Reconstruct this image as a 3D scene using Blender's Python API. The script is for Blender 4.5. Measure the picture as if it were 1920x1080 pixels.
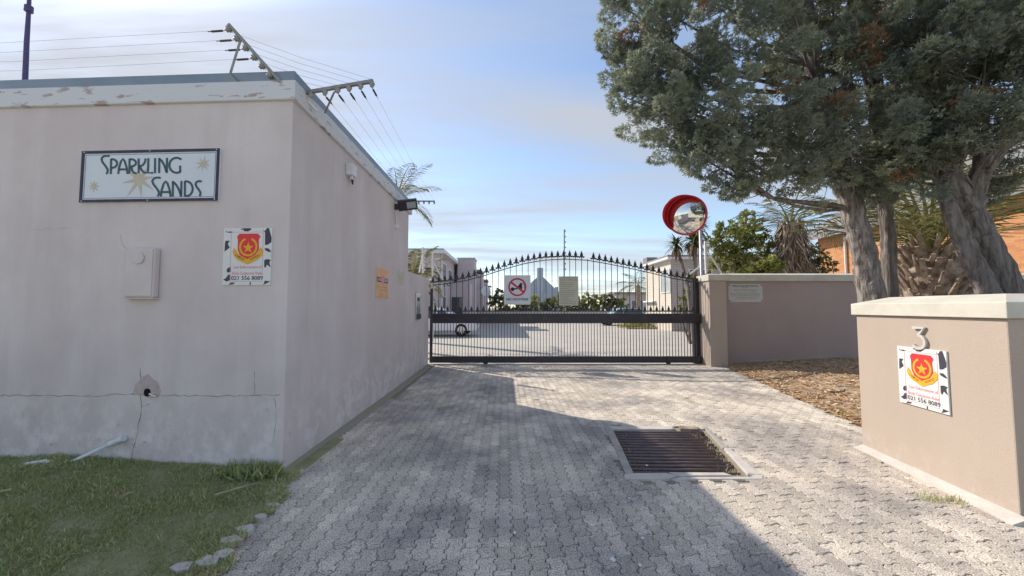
import bpy, math, random
import numpy as np
from mathutils import Vector, Matrix
random.seed(7); RNG = np.random.default_rng(11)
R = math.radians
for o in list(bpy.data.objects): bpy.data.objects.remove(o)
SC = bpy.context.scene
COL = SC.collection

# ---------------------------------------------------------------- camera, sky, sun, exposure
F, PITCH, CH = 710.0, R(2.98), 1.5            # focal length in photo pixels, upward tilt, eye height
cam = bpy.data.cameras.new('camera'); cam.sensor_width = 36; cam.lens = F/1920*36
cam.clip_start = 0.05; cam.clip_end = 2000
camo = bpy.data.objects.new('camera', cam); COL.objects.link(camo)
camo.location = (0, 0, CH); camo.rotation_euler = (R(90)+PITCH, 0, 0)
SC.camera = camo
SUN_EL = R(38.0); SUN_AZ = math.atan2(-.775, .632)   # azimuth measured from +Y towards +X
SUN = Vector((math.sin(SUN_AZ)*math.cos(SUN_EL), math.cos(SUN_AZ)*math.cos(SUN_EL), math.sin(SUN_EL)))
w = bpy.data.worlds.new('World'); SC.world = w; w.use_nodes = True
nt = w.node_tree; nt.nodes.clear()
def wn(t, **k):
    n = nt.nodes.new(t)
    for a, b in k.items(): setattr(n, a, b)
    return n
sky = wn('ShaderNodeTexSky', sky_type='NISHITA', sun_disc=False, sun_elevation=SUN_EL, sun_rotation=SUN_AZ,
         air_density=1.0, dust_density=.35, ozone_density=2.0)
tc = wn('ShaderNodeTexCoord'); sep = wn('ShaderNodeSeparateXYZ'); nt.links.new(tc.outputs['Generated'], sep.inputs[0])
# thin high cloud: direction projected on a flat ceiling, stretched noise
zz = wn('ShaderNodeMath', operation='MAXIMUM'); zz.inputs[1].default_value = .0; nt.links.new(sep.outputs[2], zz.inputs[0])
za = wn('ShaderNodeMath', operation='ADD'); za.inputs[1].default_value = .12; nt.links.new(zz.outputs[0], za.inputs[0])
dv = wn('ShaderNodeVectorMath', operation='DIVIDE'); cmb = wn('ShaderNodeCombineXYZ')
for i in range(3): nt.links.new(za.outputs[0], cmb.inputs[i])
nt.links.new(tc.outputs['Generated'], dv.inputs[0]); nt.links.new(cmb.outputs[0], dv.inputs[1])
mp = wn('ShaderNodeMapping'); mp.inputs['Scale'].default_value = (.35, 1.5, 0.0); mp.inputs['Rotation'].default_value = (0, 0, R(18)); mp.inputs['Location'].default_value = (1.2, 20.5, 0)
nt.links.new(dv.outputs[0], mp.inputs[0])
nz = wn('ShaderNodeTexNoise'); nz.inputs['Scale'].default_value = 1.1; nz.inputs['Detail'].default_value = 7; nz.inputs['Roughness'].default_value = .55; nz.inputs['Distortion'].default_value = .35
nt.links.new(mp.outputs[0], nz.inputs[0])
rp = wn('ShaderNodeValToRGB'); rp.color_ramp.elements[0].position = .38; rp.color_ramp.elements[0].color = (.16, .16, .16, 1); rp.color_ramp.elements[1].position = .66; rp.color_ramp.elements[1].color = (.92, .92, .92, 1)
nt.links.new(nz.outputs[0], rp.inputs[0])
mx = wn('ShaderNodeMixRGB'); mx.inputs[2].default_value = (2.7, 2.8, 3.0, 1)
nt.links.new(rp.outputs[0], mx.inputs[0]); nt.links.new(sky.outputs[0], mx.inputs[1])
bg = wn('ShaderNodeBackground'); bg.inputs[1].default_value = .10
out = wn('ShaderNodeOutputWorld'); nt.links.new(mx.outputs[0], bg.inputs[0]); nt.links.new(bg.outputs[0], out.inputs[0])
sl = bpy.data.lights.new('sun', 'SUN'); sl.energy = 2.5; sl.angle = R(.5); sl.color = (1, .90, .76)
so = bpy.data.objects.new('sun', sl); COL.objects.link(so); so.location = (-20, 16, 20)
so.rotation_euler = (-SUN).to_track_quat('-Z', 'Y').to_euler()
SC.view_settings.view_transform = 'Standard'; SC.view_settings.look = 'None'; SC.view_settings.gamma = 1
SC.view_settings.use_curve_mapping = False
SC.view_settings.exposure = 1.15

# ---------------------------------------------------------------- helpers
def ray(x, y):
    u = (x-960)/F; v = (540-y)/F
    return Vector((u, math.cos(PITCH)-v*math.sin(PITCH), math.sin(PITCH)+v*math.cos(PITCH)))
EYE = Vector((0, 0, CH))
def G(x, y, z=0):                    # pixel on level ground z
    r = ray(x, y); return EYE + r*((z-CH)/r.z)
def P(x, y, Y):                      # pixel at depth Y
    r = ray(x, y); return EYE + r*(Y/r.y)
def onplane(x, y, p0, n):
    r = ray(x, y); return EYE + r*((p0-EYE).dot(n)/r.dot(n))

def rgb(r, g, b):                    # sRGB 0-255 to linear
    def c(v):
        v /= 255; return v/12.92 if v <= .04045 else ((v+.055)/1.055)**2.4
    return (c(r), c(g), c(b), 1)

MATS = {}
def mat(name, c1, c2=None, scale=6, rough=.85, bump=0, bscale=None, metal=0, spec=.3, detail=5, stretch=None, lo=.35, hi=.65, c3=None, s3=60, f3=.5, lo3=.5, hi3=.6, rand=0, coords='Object'):
    m = bpy.data.materials.new(name); m.use_nodes = True; t = m.node_tree; n = t.nodes; L = t.links
    b = n['Principled BSDF']; b.inputs['Roughness'].default_value = rough; b.inputs['Metallic'].default_value = metal
    b.inputs['Specular IOR Level'].default_value = spec
    c1 = tuple(c1)+((1,) if len(c1) == 3 else ())
    src = n.new('ShaderNodeTexCoord').outputs['Object'] if coords == 'Object' else n.new('ShaderNodeNewGeometry').outputs['Position']
    if stretch:
        mpn = n.new('ShaderNodeMapping'); mpn.inputs['Scale'].default_value = stretch; L.new(src, mpn.inputs[0]); vec = mpn.outputs[0]
    else: vec = src
    colr = None
    if c2 is not None:
        c2 = tuple(c2)+((1,) if len(c2) == 3 else ())
        z = n.new('ShaderNodeTexNoise'); z.inputs['Scale'].default_value = scale; z.inputs['Detail'].default_value = detail; z.inputs['Roughness'].default_value = .6
        L.new(vec, z.inputs[0])
        r = n.new('ShaderNodeValToRGB'); r.color_ramp.elements[0].position = lo; r.color_ramp.elements[1].position = hi
        r.color_ramp.elements[0].color = c1; r.color_ramp.elements[1].color = c2; L.new(z.outputs[0], r.inputs[0]); colr = r.outputs[0]
    if c3 is not None:
        c3 = tuple(c3)+((1,) if len(c3) == 3 else ())
        z = n.new('ShaderNodeTexNoise'); z.inputs['Scale'].default_value = s3; z.inputs['Detail'].default_value = 3; L.new(src, z.inputs[0])
        r = n.new('ShaderNodeValToRGB'); r.color_ramp.elements[0].position = lo3; r.color_ramp.elements[1].position = hi3
        r.color_ramp.elements[0].color = (0, 0, 0, 1); r.color_ramp.elements[1].color = (f3, f3, f3, 1); L.new(z.outputs[0], r.inputs[0])
        x = n.new('ShaderNodeMixRGB'); L.new(r.outputs[0], x.inputs[0])
        if colr: L.new(colr, x.inputs[1])
        else: x.inputs[1].default_value = c1
        x.inputs[2].default_value = c3; colr = x.outputs[0]
    if rand:
        rn = n.new('ShaderNodeObjectInfo').outputs['Random'] if rand > 0 else n.new('ShaderNodeNewGeometry').outputs['Random Per Island']
        mr = n.new('ShaderNodeMapRange'); mr.inputs[3].default_value = 1-abs(rand); mr.inputs[4].default_value = 1+abs(rand); L.new(rn, mr.inputs[0])
        x = n.new('ShaderNodeMixRGB'); x.blend_type = 'MULTIPLY'; x.inputs[0].default_value = 1
        if colr: L.new(colr, x.inputs[1])
        else: x.inputs[1].default_value = c1
        L.new(mr.outputs[0], x.inputs[2]); colr = x.outputs[0]
    if colr: L.new(colr, b.inputs['Base Color'])
    else: b.inputs['Base Color'].default_value = c1
    if bump:
        z = n.new('ShaderNodeTexNoise'); z.inputs['Scale'].default_value = bscale or scale*6; z.inputs['Detail'].default_value = 4; L.new(vec if stretch else src, z.inputs[0])
        bp = n.new('ShaderNodeBump'); bp.inputs['Strength'].default_value = bump; bp.inputs['Distance'].default_value = .01; L.new(z.outputs[0], bp.inputs['Height']); L.new(bp.outputs[0], b.inputs['Normal'])
    MATS[name] = m
    return m
def tintmat(name, stops, rough=.6, trans=.25):
    """colour from the per-vertex attribute 'tint' (leaf tone; cypress plumes also get painted inner shade and sunlit tips), plus light passing through the leaf"""
    m = bpy.data.materials.new(name); m.use_nodes = True; t = m.node_tree; n = t.nodes; L = t.links
    b = n['Principled BSDF']; b.inputs['Roughness'].default_value = rough; b.inputs['Specular IOR Level'].default_value = .25
    a = n.new('ShaderNodeAttribute'); a.attribute_name = 'tint'
    r = n.new('ShaderNodeValToRGB'); el = r.color_ramp.elements
    while len(el) < len(stops): el.new(.5)
    for e, (p, c) in zip(el, stops): e.position = p; e.color = tuple(c)+(1,)
    L.new(a.outputs['Fac'], r.inputs[0]); L.new(r.outputs[0], b.inputs['Base Color'])
    tr = n.new('ShaderNodeBsdfTranslucent'); L.new(r.outputs[0], tr.inputs[0])
    mxs = n.new('ShaderNodeMixShader'); mxs.inputs[0].default_value = trans
    L.new(b.outputs[0], mxs.inputs[1]); L.new(tr.outputs[0], mxs.inputs[2]); L.new(mxs.outputs[0], n['Material Output'].inputs[0])
    MATS[name] = m
    return m

def tag(o, label=None, cat=None, group=None, kind=None):
    if label: o['label'] = label
    if cat: o['category'] = cat
    if group: o['group'] = group
    if kind: o['kind'] = kind
    return o
def thing(name, label, cat, loc, group=None):
    o = bpy.data.objects.new(name, None); o.empty_display_size = .1; COL.objects.link(o); o.location = loc
    return tag(o, label, cat, group)
def wloc(o):
    v = Vector(o.location)
    while o.parent: o = o.parent; v += Vector(o.location)
    return v
class MB:
    def __init__(s): s.v = []; s.f = []; s.sm = False
    def add(s, vs, fs):
        k = len(s.v); s.v += [tuple(v) for v in vs]; s.f += [tuple(i+k for i in f) for f in fs]; return s
    def box(s, x0, x1, y0, y1, z0, z1):
        return s.add([(x0,y0,z0),(x1,y0,z0),(x1,y1,z0),(x0,y1,z0),(x0,y0,z1),(x1,y0,z1),(x1,y1,z1),(x0,y1,z1)],
                     [(0,3,2,1),(4,5,6,7),(0,1,5,4),(1,2,6,5),(2,3,7,6),(3,0,4,7)])
    def hexa(s, b, t):                # bottom and top quads, counter-clockwise from above
        return s.add(list(b)+list(t), [(0,3,2,1),(4,5,6,7),(0,1,5,4),(1,2,6,5),(2,3,7,6),(3,0,4,7)])
    def bar(s, a, b, w, h=None, up=(0,0,1)):
        h = h or w; a = Vector(a); b = Vector(b); d = (b-a).normalized(); u = Vector(up)
        if abs(d.dot(u)) > .98: u = Vector((0,1,0))
        r = d.cross(u).normalized()*w/2; t = r.cross(d).normalized()*h/2
        q = lambda p: [p-r-t, p+r-t, p+r+t, p-r+t]
        return s.add(q(a)+q(b), [(3,2,1,0),(4,5,6,7),(0,1,5,4),(1,2,6,5),(2,3,7,6),(3,0,4,7)])
    def tube(s, pts, rad, n=8, caps=True, wob=None):
        pts = [Vector(p) for p in pts]
        if not hasattr(rad, '__len__'): rad = [rad]*len(pts)
        ref = Vector((.31,.17,.93)); rings = []
        for i, p in enumerate(pts):
            d = (pts[min(i+1, len(pts)-1)]-pts[max(i-1, 0)]).normalized()
            if abs(d.dot(ref)) > .97: ref = Vector((1,.1,.05))
            a = d.cross(ref).normalized(); b = d.cross(a)
            ring = []
            for k in range(n):
                t = 2*math.pi*k/n; rr = rad[i]*(wob(k, i) if wob else 1)
                ring.append(p+a*math.cos(t)*rr+b*math.sin(t)*rr)
            rings.append(ring)
        fs = []
        for i in range(len(pts)-1):
            for k in range(n): fs.append((i*n+k, i*n+(k+1)%n, (i+1)*n+(k+1)%n, (i+1)*n+k))
        if caps: fs += [tuple(range(n-1,-1,-1)), tuple(range((len(pts)-1)*n, len(pts)*n))]
        return s.add([v for r in rings for v in r], fs)
    def prism(s, poly, fr, d0, d1):   # 2-D outline in frame fr=(origin, ex, ey), extruded along ex x ey
        o, ex, ey = fr; nn = ex.cross(ey); n = len(poly)
        if sum(poly[i][0]*poly[(i+1)%n][1]-poly[(i+1)%n][0]*poly[i][1] for i in range(n)) < 0: poly = poly[::-1]
        vs = [o+ex*a+ey*b+nn*d0 for a, b in poly]+[o+ex*a+ey*b+nn*d1 for a, b in poly]
        return s.add(vs, [tuple(range(n-1,-1,-1)), tuple(range(n, 2*n))]+[(i, (i+1)%n, n+(i+1)%n, n+i) for i in range(n)])
    def lathe(s, prof, c, ax=(0,0,1), n=20):
        ax = Vector(ax).normalized(); c = Vector(c)
        a = ax.orthogonal().normalized(); b = ax.cross(a); k0 = len(prof)
        vs = [c+ax*h+(a*math.cos(2*math.pi*k/n)+b*math.sin(2*math.pi*k/n))*r for r, h in prof for k in range(n)]
        fs = [(i*n+k, i*n+(k+1)%n, (i+1)*n+(k+1)%n, (i+1)*n+k) for i in range(k0-1) for k in range(n)]
        return s.add(vs, fs)
    def build(s, name, m, parent=None, bevel=0, smooth=False, label=None):
        off = wloc(parent) if parent else Vector((0,0,0))
        if not parent and s.v:
            a = np.array(s.v); off = Vector(((a[:,0].min()+a[:,0].max())/2, (a[:,1].min()+a[:,1].max())/2, a[:,2].min()))
        me = bpy.data.meshes.new(name); me.from_pydata([Vector(v)-off for v in s.v], [], s.f)
        for mm in (m if isinstance(m, (list, tuple)) else [m]): me.materials.append(MATS[mm] if isinstance(mm, str) else mm)
        if smooth: me.polygons.foreach_set('use_smooth', [True]*len(me.polygons))
        o = bpy.data.objects.new(name, me); COL.objects.link(o)
        if parent: o.parent = parent
        else: o.location = off
        if bevel:
            b = o.modifiers.new('b', 'BEVEL'); b.width = bevel; b.segments = 2; b.limit_method = 'ANGLE'
        if label: o['label'] = label
        return o
def link_copy(src, parent, loc):
    c = src.copy(); COL.objects.link(c); c.parent = parent; c.location = loc; return c
def npmesh(name, V, faces_n, m, parent=None, tint=None, smooth=False):
    """V (N,k,3) array: N polygons of k corners -> one mesh"""
    V = np.asarray(V, dtype=np.float64); N, k, _ = V.shape
    off = np.array(wloc(parent)) if parent else np.array([(V[...,0].min()+V[...,0].max())/2, (V[...,1].min()+V[...,1].max())/2, V[...,2].min()])
    me = bpy.data.meshes.new(name); me.vertices.add(N*k); me.vertices.foreach_set('co', (V-off).reshape(-1))
    me.loops.add(N*k); me.loops.foreach_set('vertex_index', np.arange(N*k, dtype=np.int32))
    me.polygons.add(N); me.polygons.foreach_set('loop_start', np.arange(0, N*k, k, dtype=np.int32)); me.polygons.foreach_set('loop_total', np.full(N, k, dtype=np.int32))
    if tint is not None:
        at = me.attributes.new('tint', 'FLOAT', 'POINT'); at.data.foreach_set('value', np.repeat(np.asarray(tint, dtype=np.float32), k))
    me.materials.append(MATS[m]); me.update(calc_edges=True); me.validate()
    o = bpy.data.objects.new(name, me); COL.objects.link(o)
    if parent: o.parent = parent
    else: o.location = off
    return o
def unit(a): return a/np.maximum(np.linalg.norm(a, axis=-1, keepdims=True), 1e-9)
def frames(d, roll=None):
    """direction array (N,3) -> side and normal arrays, normal facing up-ish with random roll"""
    up = np.tile(np.array([0., 0, 1]), (len(d), 1)); s = np.cross(d, up); bad = np.linalg.norm(s, axis=1) < .05; s[bad] = [1, 0, 0]; s = unit(s)
    n = unit(np.cross(s, d))
    if roll is not None:
        c, q = np.cos(roll)[:, None], np.sin(roll)[:, None]; s, n = s*c+n*q, n*c-s*q
    return s, n
def instance_quads(T, o, d, s, n, size):
    """template T (Q,4,3) with x along d, y along s, z along n placed N times"""
    W = (o[:, None, None, :] + size[:, None, None, None]*(T[None, :, :, 0:1]*d[:, None, None, :]+T[None, :, :, 1:2]*s[:, None, None, :]+T[None, :, :, 2:3]*n[:, None, None, :]))
    return W.reshape(-1, 4, 3)
# ---------------------------------------------------------------- materials
def wallmat(name, base, light, dark, streak=.5, lowz=None):
    """painted plaster: mottling, pale vertical rain streaks, blotchy salt marks, fine roughcast relief"""
    m = bpy.data.materials.new(name); m.use_nodes = True; t = m.node_tree; n = t.nodes; L = t.links
    b = n['Principled BSDF']; b.inputs['Roughness'].default_value = .9; b.inputs['Specular IOR Level'].default_value = .2
    pos = n.new('ShaderNodeNewGeometry').outputs['Position']
    def noise(scale, st=(1,1,1), det=5, ro=.6):
        mp_ = n.new('ShaderNodeMapping'); mp_.inputs['Scale'].default_value = st; L.new(pos, mp_.inputs[0])
        z = n.new('ShaderNodeTexNoise'); z.inputs['Scale'].default_value = scale; z.inputs['Detail'].default_value = det; z.inputs['Roughness'].default_value = ro; L.new(mp_.outputs[0], z.inputs[0]); return z.outputs[0]
    def ramp(s, a, bb, ca=(0,0,0,1), cb=(1,1,1,1)):
        r = n.new('ShaderNodeValToRGB'); r.color_ramp.elements[0].position = a; r.color_ramp.elements[1].position = bb
        r.color_ramp.elements[0].color = ca; r.color_ramp.elements[1].color = cb; L.new(s, r.inputs[0]); return r.outputs[0]
    def mix(f, a, bb, k=1):
        x = n.new('ShaderNodeMixRGB')
        if k != 1:
            mm = n.new('ShaderNodeMath'); mm.operation = 'MULTIPLY'; mm.inputs[1].default_value = k; L.new(f, mm.inputs[0]); f = mm.outputs[0]
        L.new(f, x.inputs[0])
        for i, c in ((1, a), (2, bb)):
            if isinstance(c, tuple): x.inputs[i].default_value = c if len(c) == 4 else c+(1,)
            else: L.new(c, x.inputs[i])
        return x.outputs[0]
    c = mix(ramp(noise(1.3), .35, .7), base, dark, .7)
    c = mix(ramp(noise(3.2, (1, 1, .06), 4), .52, .70), c, light, streak)
    c = mix(ramp(noise(.7, (1, 1, .35)), .5, .72), c, light, .45)
    c = mix(ramp(noise(2.1, (1, 1, .12), 6, .65), .55, .75), c, dark, .6)
    c = mix(ramp(noise(.45), .42, .62), c, dark, .45)
    c = mix(ramp(noise(30, (1, 1, 1), 3), .62, .75), c, dark, .25)
    if lowz is not None:              # rising damp: salt blotches in the band near the ground
        sp = n.new('ShaderNodeSeparateXYZ'); L.new(pos, sp.inputs[0])
        mr = n.new('ShaderNodeMapRange'); mr.inputs[1].default_value = lowz+.25; mr.inputs[2].default_value = lowz-.35; L.new(sp.outputs[2], mr.inputs[0])
        bl = ramp(noise(5.5, (1, 1, .8), 8, .7), .47, .62)
        mm = n.new('ShaderNodeMath'); mm.operation = 'MULTIPLY'; L.new(bl, mm.inputs[0]); L.new(mr.outputs[0], mm.inputs[1])
        c = mix(mm.outputs[0], c, (.82, .79, .78), .6)
        bl = ramp(noise(11, (1, 1, 1), 6, .7), .6, .68)
        mm = n.new('ShaderNodeMath'); mm.operation = 'MULTIPLY'; L.new(bl, mm.inputs[0]); L.new(mr.outputs[0], mm.inputs[1])
        c = mix(mm.outputs[0], c, (.36, .32, .32), .55)
    L.new(c, b.inputs['Base Color'])
    z = n.new('ShaderNodeTexNoise'); z.inputs['Scale'].default_value = 110; z.inputs['Detail'].default_value = 3; L.new(pos, z.inputs[0])
    z2 = noise(2.2)
    ad = n.new('ShaderNodeMath'); ad.operation = 'MULTIPLY_ADD'; ad.inputs[1].default_value = 1.5; L.new(z2, ad.inputs[0]); L.new(z.outputs[0], ad.inputs[2])
    bp = n.new('ShaderNodeBump'); bp.inputs['Strength'].default_value = .35; bp.inputs['Distance'].default_value = .006; L.new(ad.outputs[0], bp.inputs['Height']); L.new(bp.outputs[0], b.inputs['Normal'])
    MATS[name] = m
wallmat('plaster_mauve', (.66, .595, .59), (.76, .715, .71), (.54, .475, .47), .38, .62)
wallmat('plaster_taupe', (.43, .345, .325), (.48, .395, .37), (.38, .30, .285), .2)
wallmat('plaster_pier', (.46, .385, .325), (.50, .43, .37), (.42, .35, .30), .2, .02)
wallmat('plaster_far', (.58, .51, .52), (.64, .58, .59), (.52, .45, .46), .2)
wallmat('plaster_cream', (.60, .56, .47), (.66, .62, .55), (.52, .48, .40), .2)
mat('cap_cream', (.62, .60, .53), (.52, .50, .43), 3, .8, .15, 60)
mat('fascia_paint', (.62, .63, .66), (.40, .32, .31), 9, .7, .3, 40, stretch=(.5, .5, 2.2), lo=.585, hi=.62, detail=8)
mat('flashing', (.20, .25, .30), (.26, .31, .36), 2, .45, metal=.3)
mat('crack', (.24, .21, .205), rough=1)
mat('patch', (.52, .45, .44), (.42, .36, .35), 12, .95, .5, 50)
mat('hole', (.01, .01, .01), rough=1)
mat('white_plastic', (.72, .74, .76), (.62, .64, .66), 8, .5)
mat('pipe_white', (.75, .80, .82), (.6, .63, .62), 10, .45)
mat('black_metal', (.022, .019, .026), (.035, .03, .04), 20, .42, .1, 80, spec=.5)
mat('beam_metal', (.026, .022, .032), (.06, .05, .07), 7, .4, .1, 60, spec=.5, lo=.55, hi=.75)
mat('galv', (.42, .43, .45), (.52, .53, .55), 12, .4, metal=.6)
mat('bracket_metal', (.32, .33, .31), (.24, .24, .23), 20, .5, metal=.4)
mat('insulator', (.40, .39, .36), (.30, .29, .27), 30, .5)
mat('wire', (.16, .16, .17), rough=.5, metal=.5)
mat('antenna', (.09, .07, .17), rough=.5)
mat('sign_white', (.66, .71, .76), (.62, .67, .73), 3, .45)
mat('sign_white_bright', (.72, .73, .72), (.68, .69, .68), 3, .45)
mat('sign_frame', (.055, .05, .085), (.03, .03, .05), 12, .5)
mat('letter_green', (.045, .10, .12), rough=.5)
mat('gold', (.50, .45, .34), (.56, .50, .40), 20, .5)
mat('ink', (.03, .03, .04), rough=.6)
mat('cow_black', (.06, .055, .075), rough=.5)
mat('sign_red', (.72, .045, .05), rough=.5)
mat('stop_red', (.55, .03, .045), rough=.5)
mat('sign_pink', (.75, .25, .33), rough=.5)
mat('sign_yellow', (.78, .40, .03), rough=.5)
mat('sign_orange', (.70, .38, .12), (.74, .44, .30), 6, .5)
mat('paper_cream', (.56, .55, .44), (.50, .49, .39), 6, .7)
mat('paper_grey', (.58, .56, .54), (.52, .50, .48), 6, .6)
mat('faded_ink', (.25, .24, .23), rough=.8)
mat('mirror_red', (.62, .012, .03), rough=.35, spec=.5)
m_ = mat('mirror_glass', (.78, .79, .76), rough=.03, metal=1)
m_ = mat('glass_dark', (.05, .065, .08), rough=.06, spec=.8)
mat('glass_pale', (.32, .36, .38), rough=.08, spec=.8)
mat('steel', (.5, .52, .55), (.62, .64, .66), 10, .25, metal=.85)
mat('concrete', (.42, .40, .37), (.32, .30, .28), 5, .9, .4, 60, c3=(.2, .19, .17), s3=90, f3=.4)
mat('concrete_pale', (.56, .53, .49), (.46, .42, .40), 6, .9, .4, 60)
mat('moss_strip', (.30, .28, .25), (.32, .29, .17), 3.5, .95, .5, 60, c3=(.30, .28, .25), s3=40, f3=.5)
mat('joint_sand', (.25, .225, .19), (.30, .27, .20), 9, 1, .5, 90)
mat('soil', (.34, .27, .20), (.42, .33, .24), 4, 1, .6, 50)
mat('yard', (.50, .47, .43), (.42, .40, .37), .8, .9, .3, 40, c3=(.33, .31, .29), s3=9, f3=.5)
mat('verge_sand', (.58, .53, .45), (.50, .46, .38), .7, 1, .4, 30)
mat('ground_far', (.30, .27, .20), (.22, .23, .13), .4, 1)
mat('lawn_soil', (.22, .23, .11), (.33, .30, .19), 5, 1, .5, 60)
def pavermat(name, rand):
    m = mat(name, (.58, .525, .46), (.70, .64, .56), 1.1, .88, .6, 120, c3=(.21, .19, .175), s3=115, f3=.85, lo3=.50, hi3=.58, rand=rand, lo=.3, hi=.7, coords='World', detail=3)
    # pale grains of the exposed aggregate
    t = m.node_tree; n = t.nodes; L = t.links; b = n['Principled BSDF']; cur = b.inputs['Base Color'].links[0].from_socket
    pos = n.new('ShaderNodeNewGeometry').outputs['Position']
    z = n.new('ShaderNodeTexNoise'); z.inputs['Scale'].default_value = 140; z.inputs['Detail'].default_value = 2; L.new(pos, z.inputs[0])
    r = n.new('ShaderNodeValToRGB'); r.color_ramp.elements[0].position = .57; r.color_ramp.elements[1].position = .66; r.color_ramp.elements[1].color = (.75,)*3+(1,); L.new(z.outputs[0], r.inputs[0])
    x = n.new('ShaderNodeMixRGB'); x.inputs[2].default_value = (.80, .75, .69, 1); L.new(r.outputs[0], x.inputs[0]); L.new(cur, x.inputs[1])
    z = n.new('ShaderNodeTexNoise'); z.inputs['Scale'].default_value = .8; z.inputs['Detail'].default_value = 6; z.inputs['Roughness'].default_value = .65; L.new(pos, z.inputs[0])
    r = n.new('ShaderNodeValToRGB'); r.color_ramp.elements[0].position = .38; r.color_ramp.elements[0].color = (.62, .62, .65, 1); r.color_ramp.elements[1].position = .58; r.color_ramp.elements[1].color = (1.12, 1.09, 1.05, 1); L.new(z.outputs[0], r.inputs[0])
    y = n.new('ShaderNodeMixRGB'); y.blend_type = 'MULTIPLY'; y.inputs[0].default_value = 1; L.new(x.outputs[0], y.inputs[1]); L.new(r.outputs[0], y.inputs[2])
    L.new(y.outputs[0], b.inputs['Base Color'])
pavermat('paver_one', .2); pavermat('paver_many', -.2)
tintmat('grass', [(0, (.20, .25, .10)), (.5, (.34, .40, .17)), (.8, (.50, .50, .25)), (1, (.68, .60, .42))])
tintmat('cypress', [(0, (.15, .175, .145)), (.45, (.29, .325, .25)), (.75, (.42, .45, .32)), (.95, (.55, .57, .34)), (1, (.42, .23, .13))], trans=.38)
tintmat('leaf_olive', [(0, (.13, .15, .045)), (.6, (.29, .31, .09)), (1, (.42, .42, .14))], trans=.35)
tintmat('leaf_dark', [(0, (.06, .075, .035)), (.6, (.14, .165, .07)), (1, (.27, .27, .10))], trans=.3)
tintmat('palm_leaf', [(0, (.05, .06, .025)), (.5, (.12, .13, .05)), (.8, (.25, .24, .10)), (1, (.30, .22, .13))])
tintmat('dead_leaf', [(0, (.13, .09, .06)), (.5, (.25, .18, .12)), (1, (.42, .34, .25))], trans=.1)
tintmat('needles', [(0, (.28, .15, .07)), (.5, (.54, .34, .18)), (1, (.74, .58, .40))], trans=0)
mat('bark', (.11, .092, .082), (.33, .30, .275), 7, .95, 1.0, 14, stretch=(3, 3, .45), lo=.38, hi=.62)
mat('bark_dark', (.09, .075, .068), (.25, .225, .205), 7, .95, 1.0, 14, stretch=(3, 3, .45))
mat('palm_stub', (.17, .12, .09), (.42, .34, .27), 8, .95, .8, 30, rand=.25)
mat('twig', (.45, .38, .27), (.32, .26, .18), 10, .9)
mat('twig_dark', (.05, .045, .05), (.12, .1, .09), 10, .9)
mat('car_white', (.72, .73, .75), rough=.25, spec=.6)
mat('car_blue', (.30, .50, .60), rough=.3, spec=.6)
mat('tyre', (.02, .02, .02), rough=.9)
mat('rim', (.55, .56, .58), rough=.3, metal=.7)
mat('roof_far', (.20, .20, .21), (.26, .26, .27), 2, .8)
mat('white_trim', (.70, .70, .70), rough=.6)
mat('gable_blue', (.34, .38, .46), (.38, .42, .49), .5, .9)
def brickmat(name, c1, c2, mortar, bw=.22, bh=.075, ax='X'):
    m = bpy.data.materials.new(name); m.use_nodes = True; t = m.node_tree; n = t.nodes; L = t.links
    b = n['Principled BSDF']; b.inputs['Roughness'].default_value = .9
    pos = n.new('ShaderNodeNewGeometry').outputs['Position']; sp = n.new('ShaderNodeSeparateXYZ'); cb = n.new('ShaderNodeCombineXYZ'); L.new(pos, sp.inputs[0])
    L.new(sp.outputs[0 if ax == 'X' else 1], cb.inputs[0]); L.new(sp.outputs[2], cb.inputs[1])
    k = n.new('ShaderNodeTexBrick'); L.new(cb.outputs[0], k.inputs[0])
    k.inputs['Scale'].default_value = 1; k.inputs['Brick Width'].default_value = bw; k.inputs['Row Height'].default_value = bh; k.inputs['Mortar Size'].default_value = .008
    k.inputs['Color1'].default_value = c1+(1,); k.inputs['Color2'].default_value = c2+(1,); k.inputs['Mortar'].default_value = mortar+(1,)
    L.new(k.outputs[0], b.inputs['Base Color'])
    bp = n.new('ShaderNodeBump'); bp.inputs['Strength'].default_value = .6; bp.inputs['Distance'].default_value = .01; bp.invert = True; L.new(k.outputs[1], bp.inputs['Height']); L.new(bp.outputs[0], b.inputs['Normal'])
    MATS[name] = m
brickmat('brick_orange', (.50, .19, .065), (.62, .29, .12), (.38, .27, .18))
brickmat('brick_orange_y', (.50, .19, .065), (.62, .29, .12), (.38, .27, .18), ax='Y')
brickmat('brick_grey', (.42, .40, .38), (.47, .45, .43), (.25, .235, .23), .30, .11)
brickmat('brick_sunlit_y', (.60, .55, .47), (.65, .60, .52), (.50, .45, .39), .30, .11, 'Y')  # cream tone paints sunlight into the side wall of the grey brick house

# ---------------------------------------------------------------- key points of the place
C0 = G(528, 889)                                   # near corner of the gatehouse
WE = G(803, 685)                                   # far end of the low wall, by the gate
sd = (WE-C0).normalized()                          # along the driveway side
fd = Vector((-1, .05, 0)).normalized()             # along the front, leftwards
nF = Vector((-.05, -1, 0)).normalized(); nS = Vector((sd.y, -sd.x, 0))
front = lambda x, y: onplane(x, y, C0, nF)
side = lambda x, y: onplane(x, y, C0, nS)
YG = G(808, 683).y                                 # depth of the gate
gate = lambda x, y: P(x, y, YG)
C1 = C0+sd*((side(765, 500)-C0).dot(sd))           # far end of the gatehouse
ZW = front(548, 189).z; ZF = front(551, 153).z; ZR = front(551, 135).z
ZL = side(800, 521).z                              # top of low wall
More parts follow.
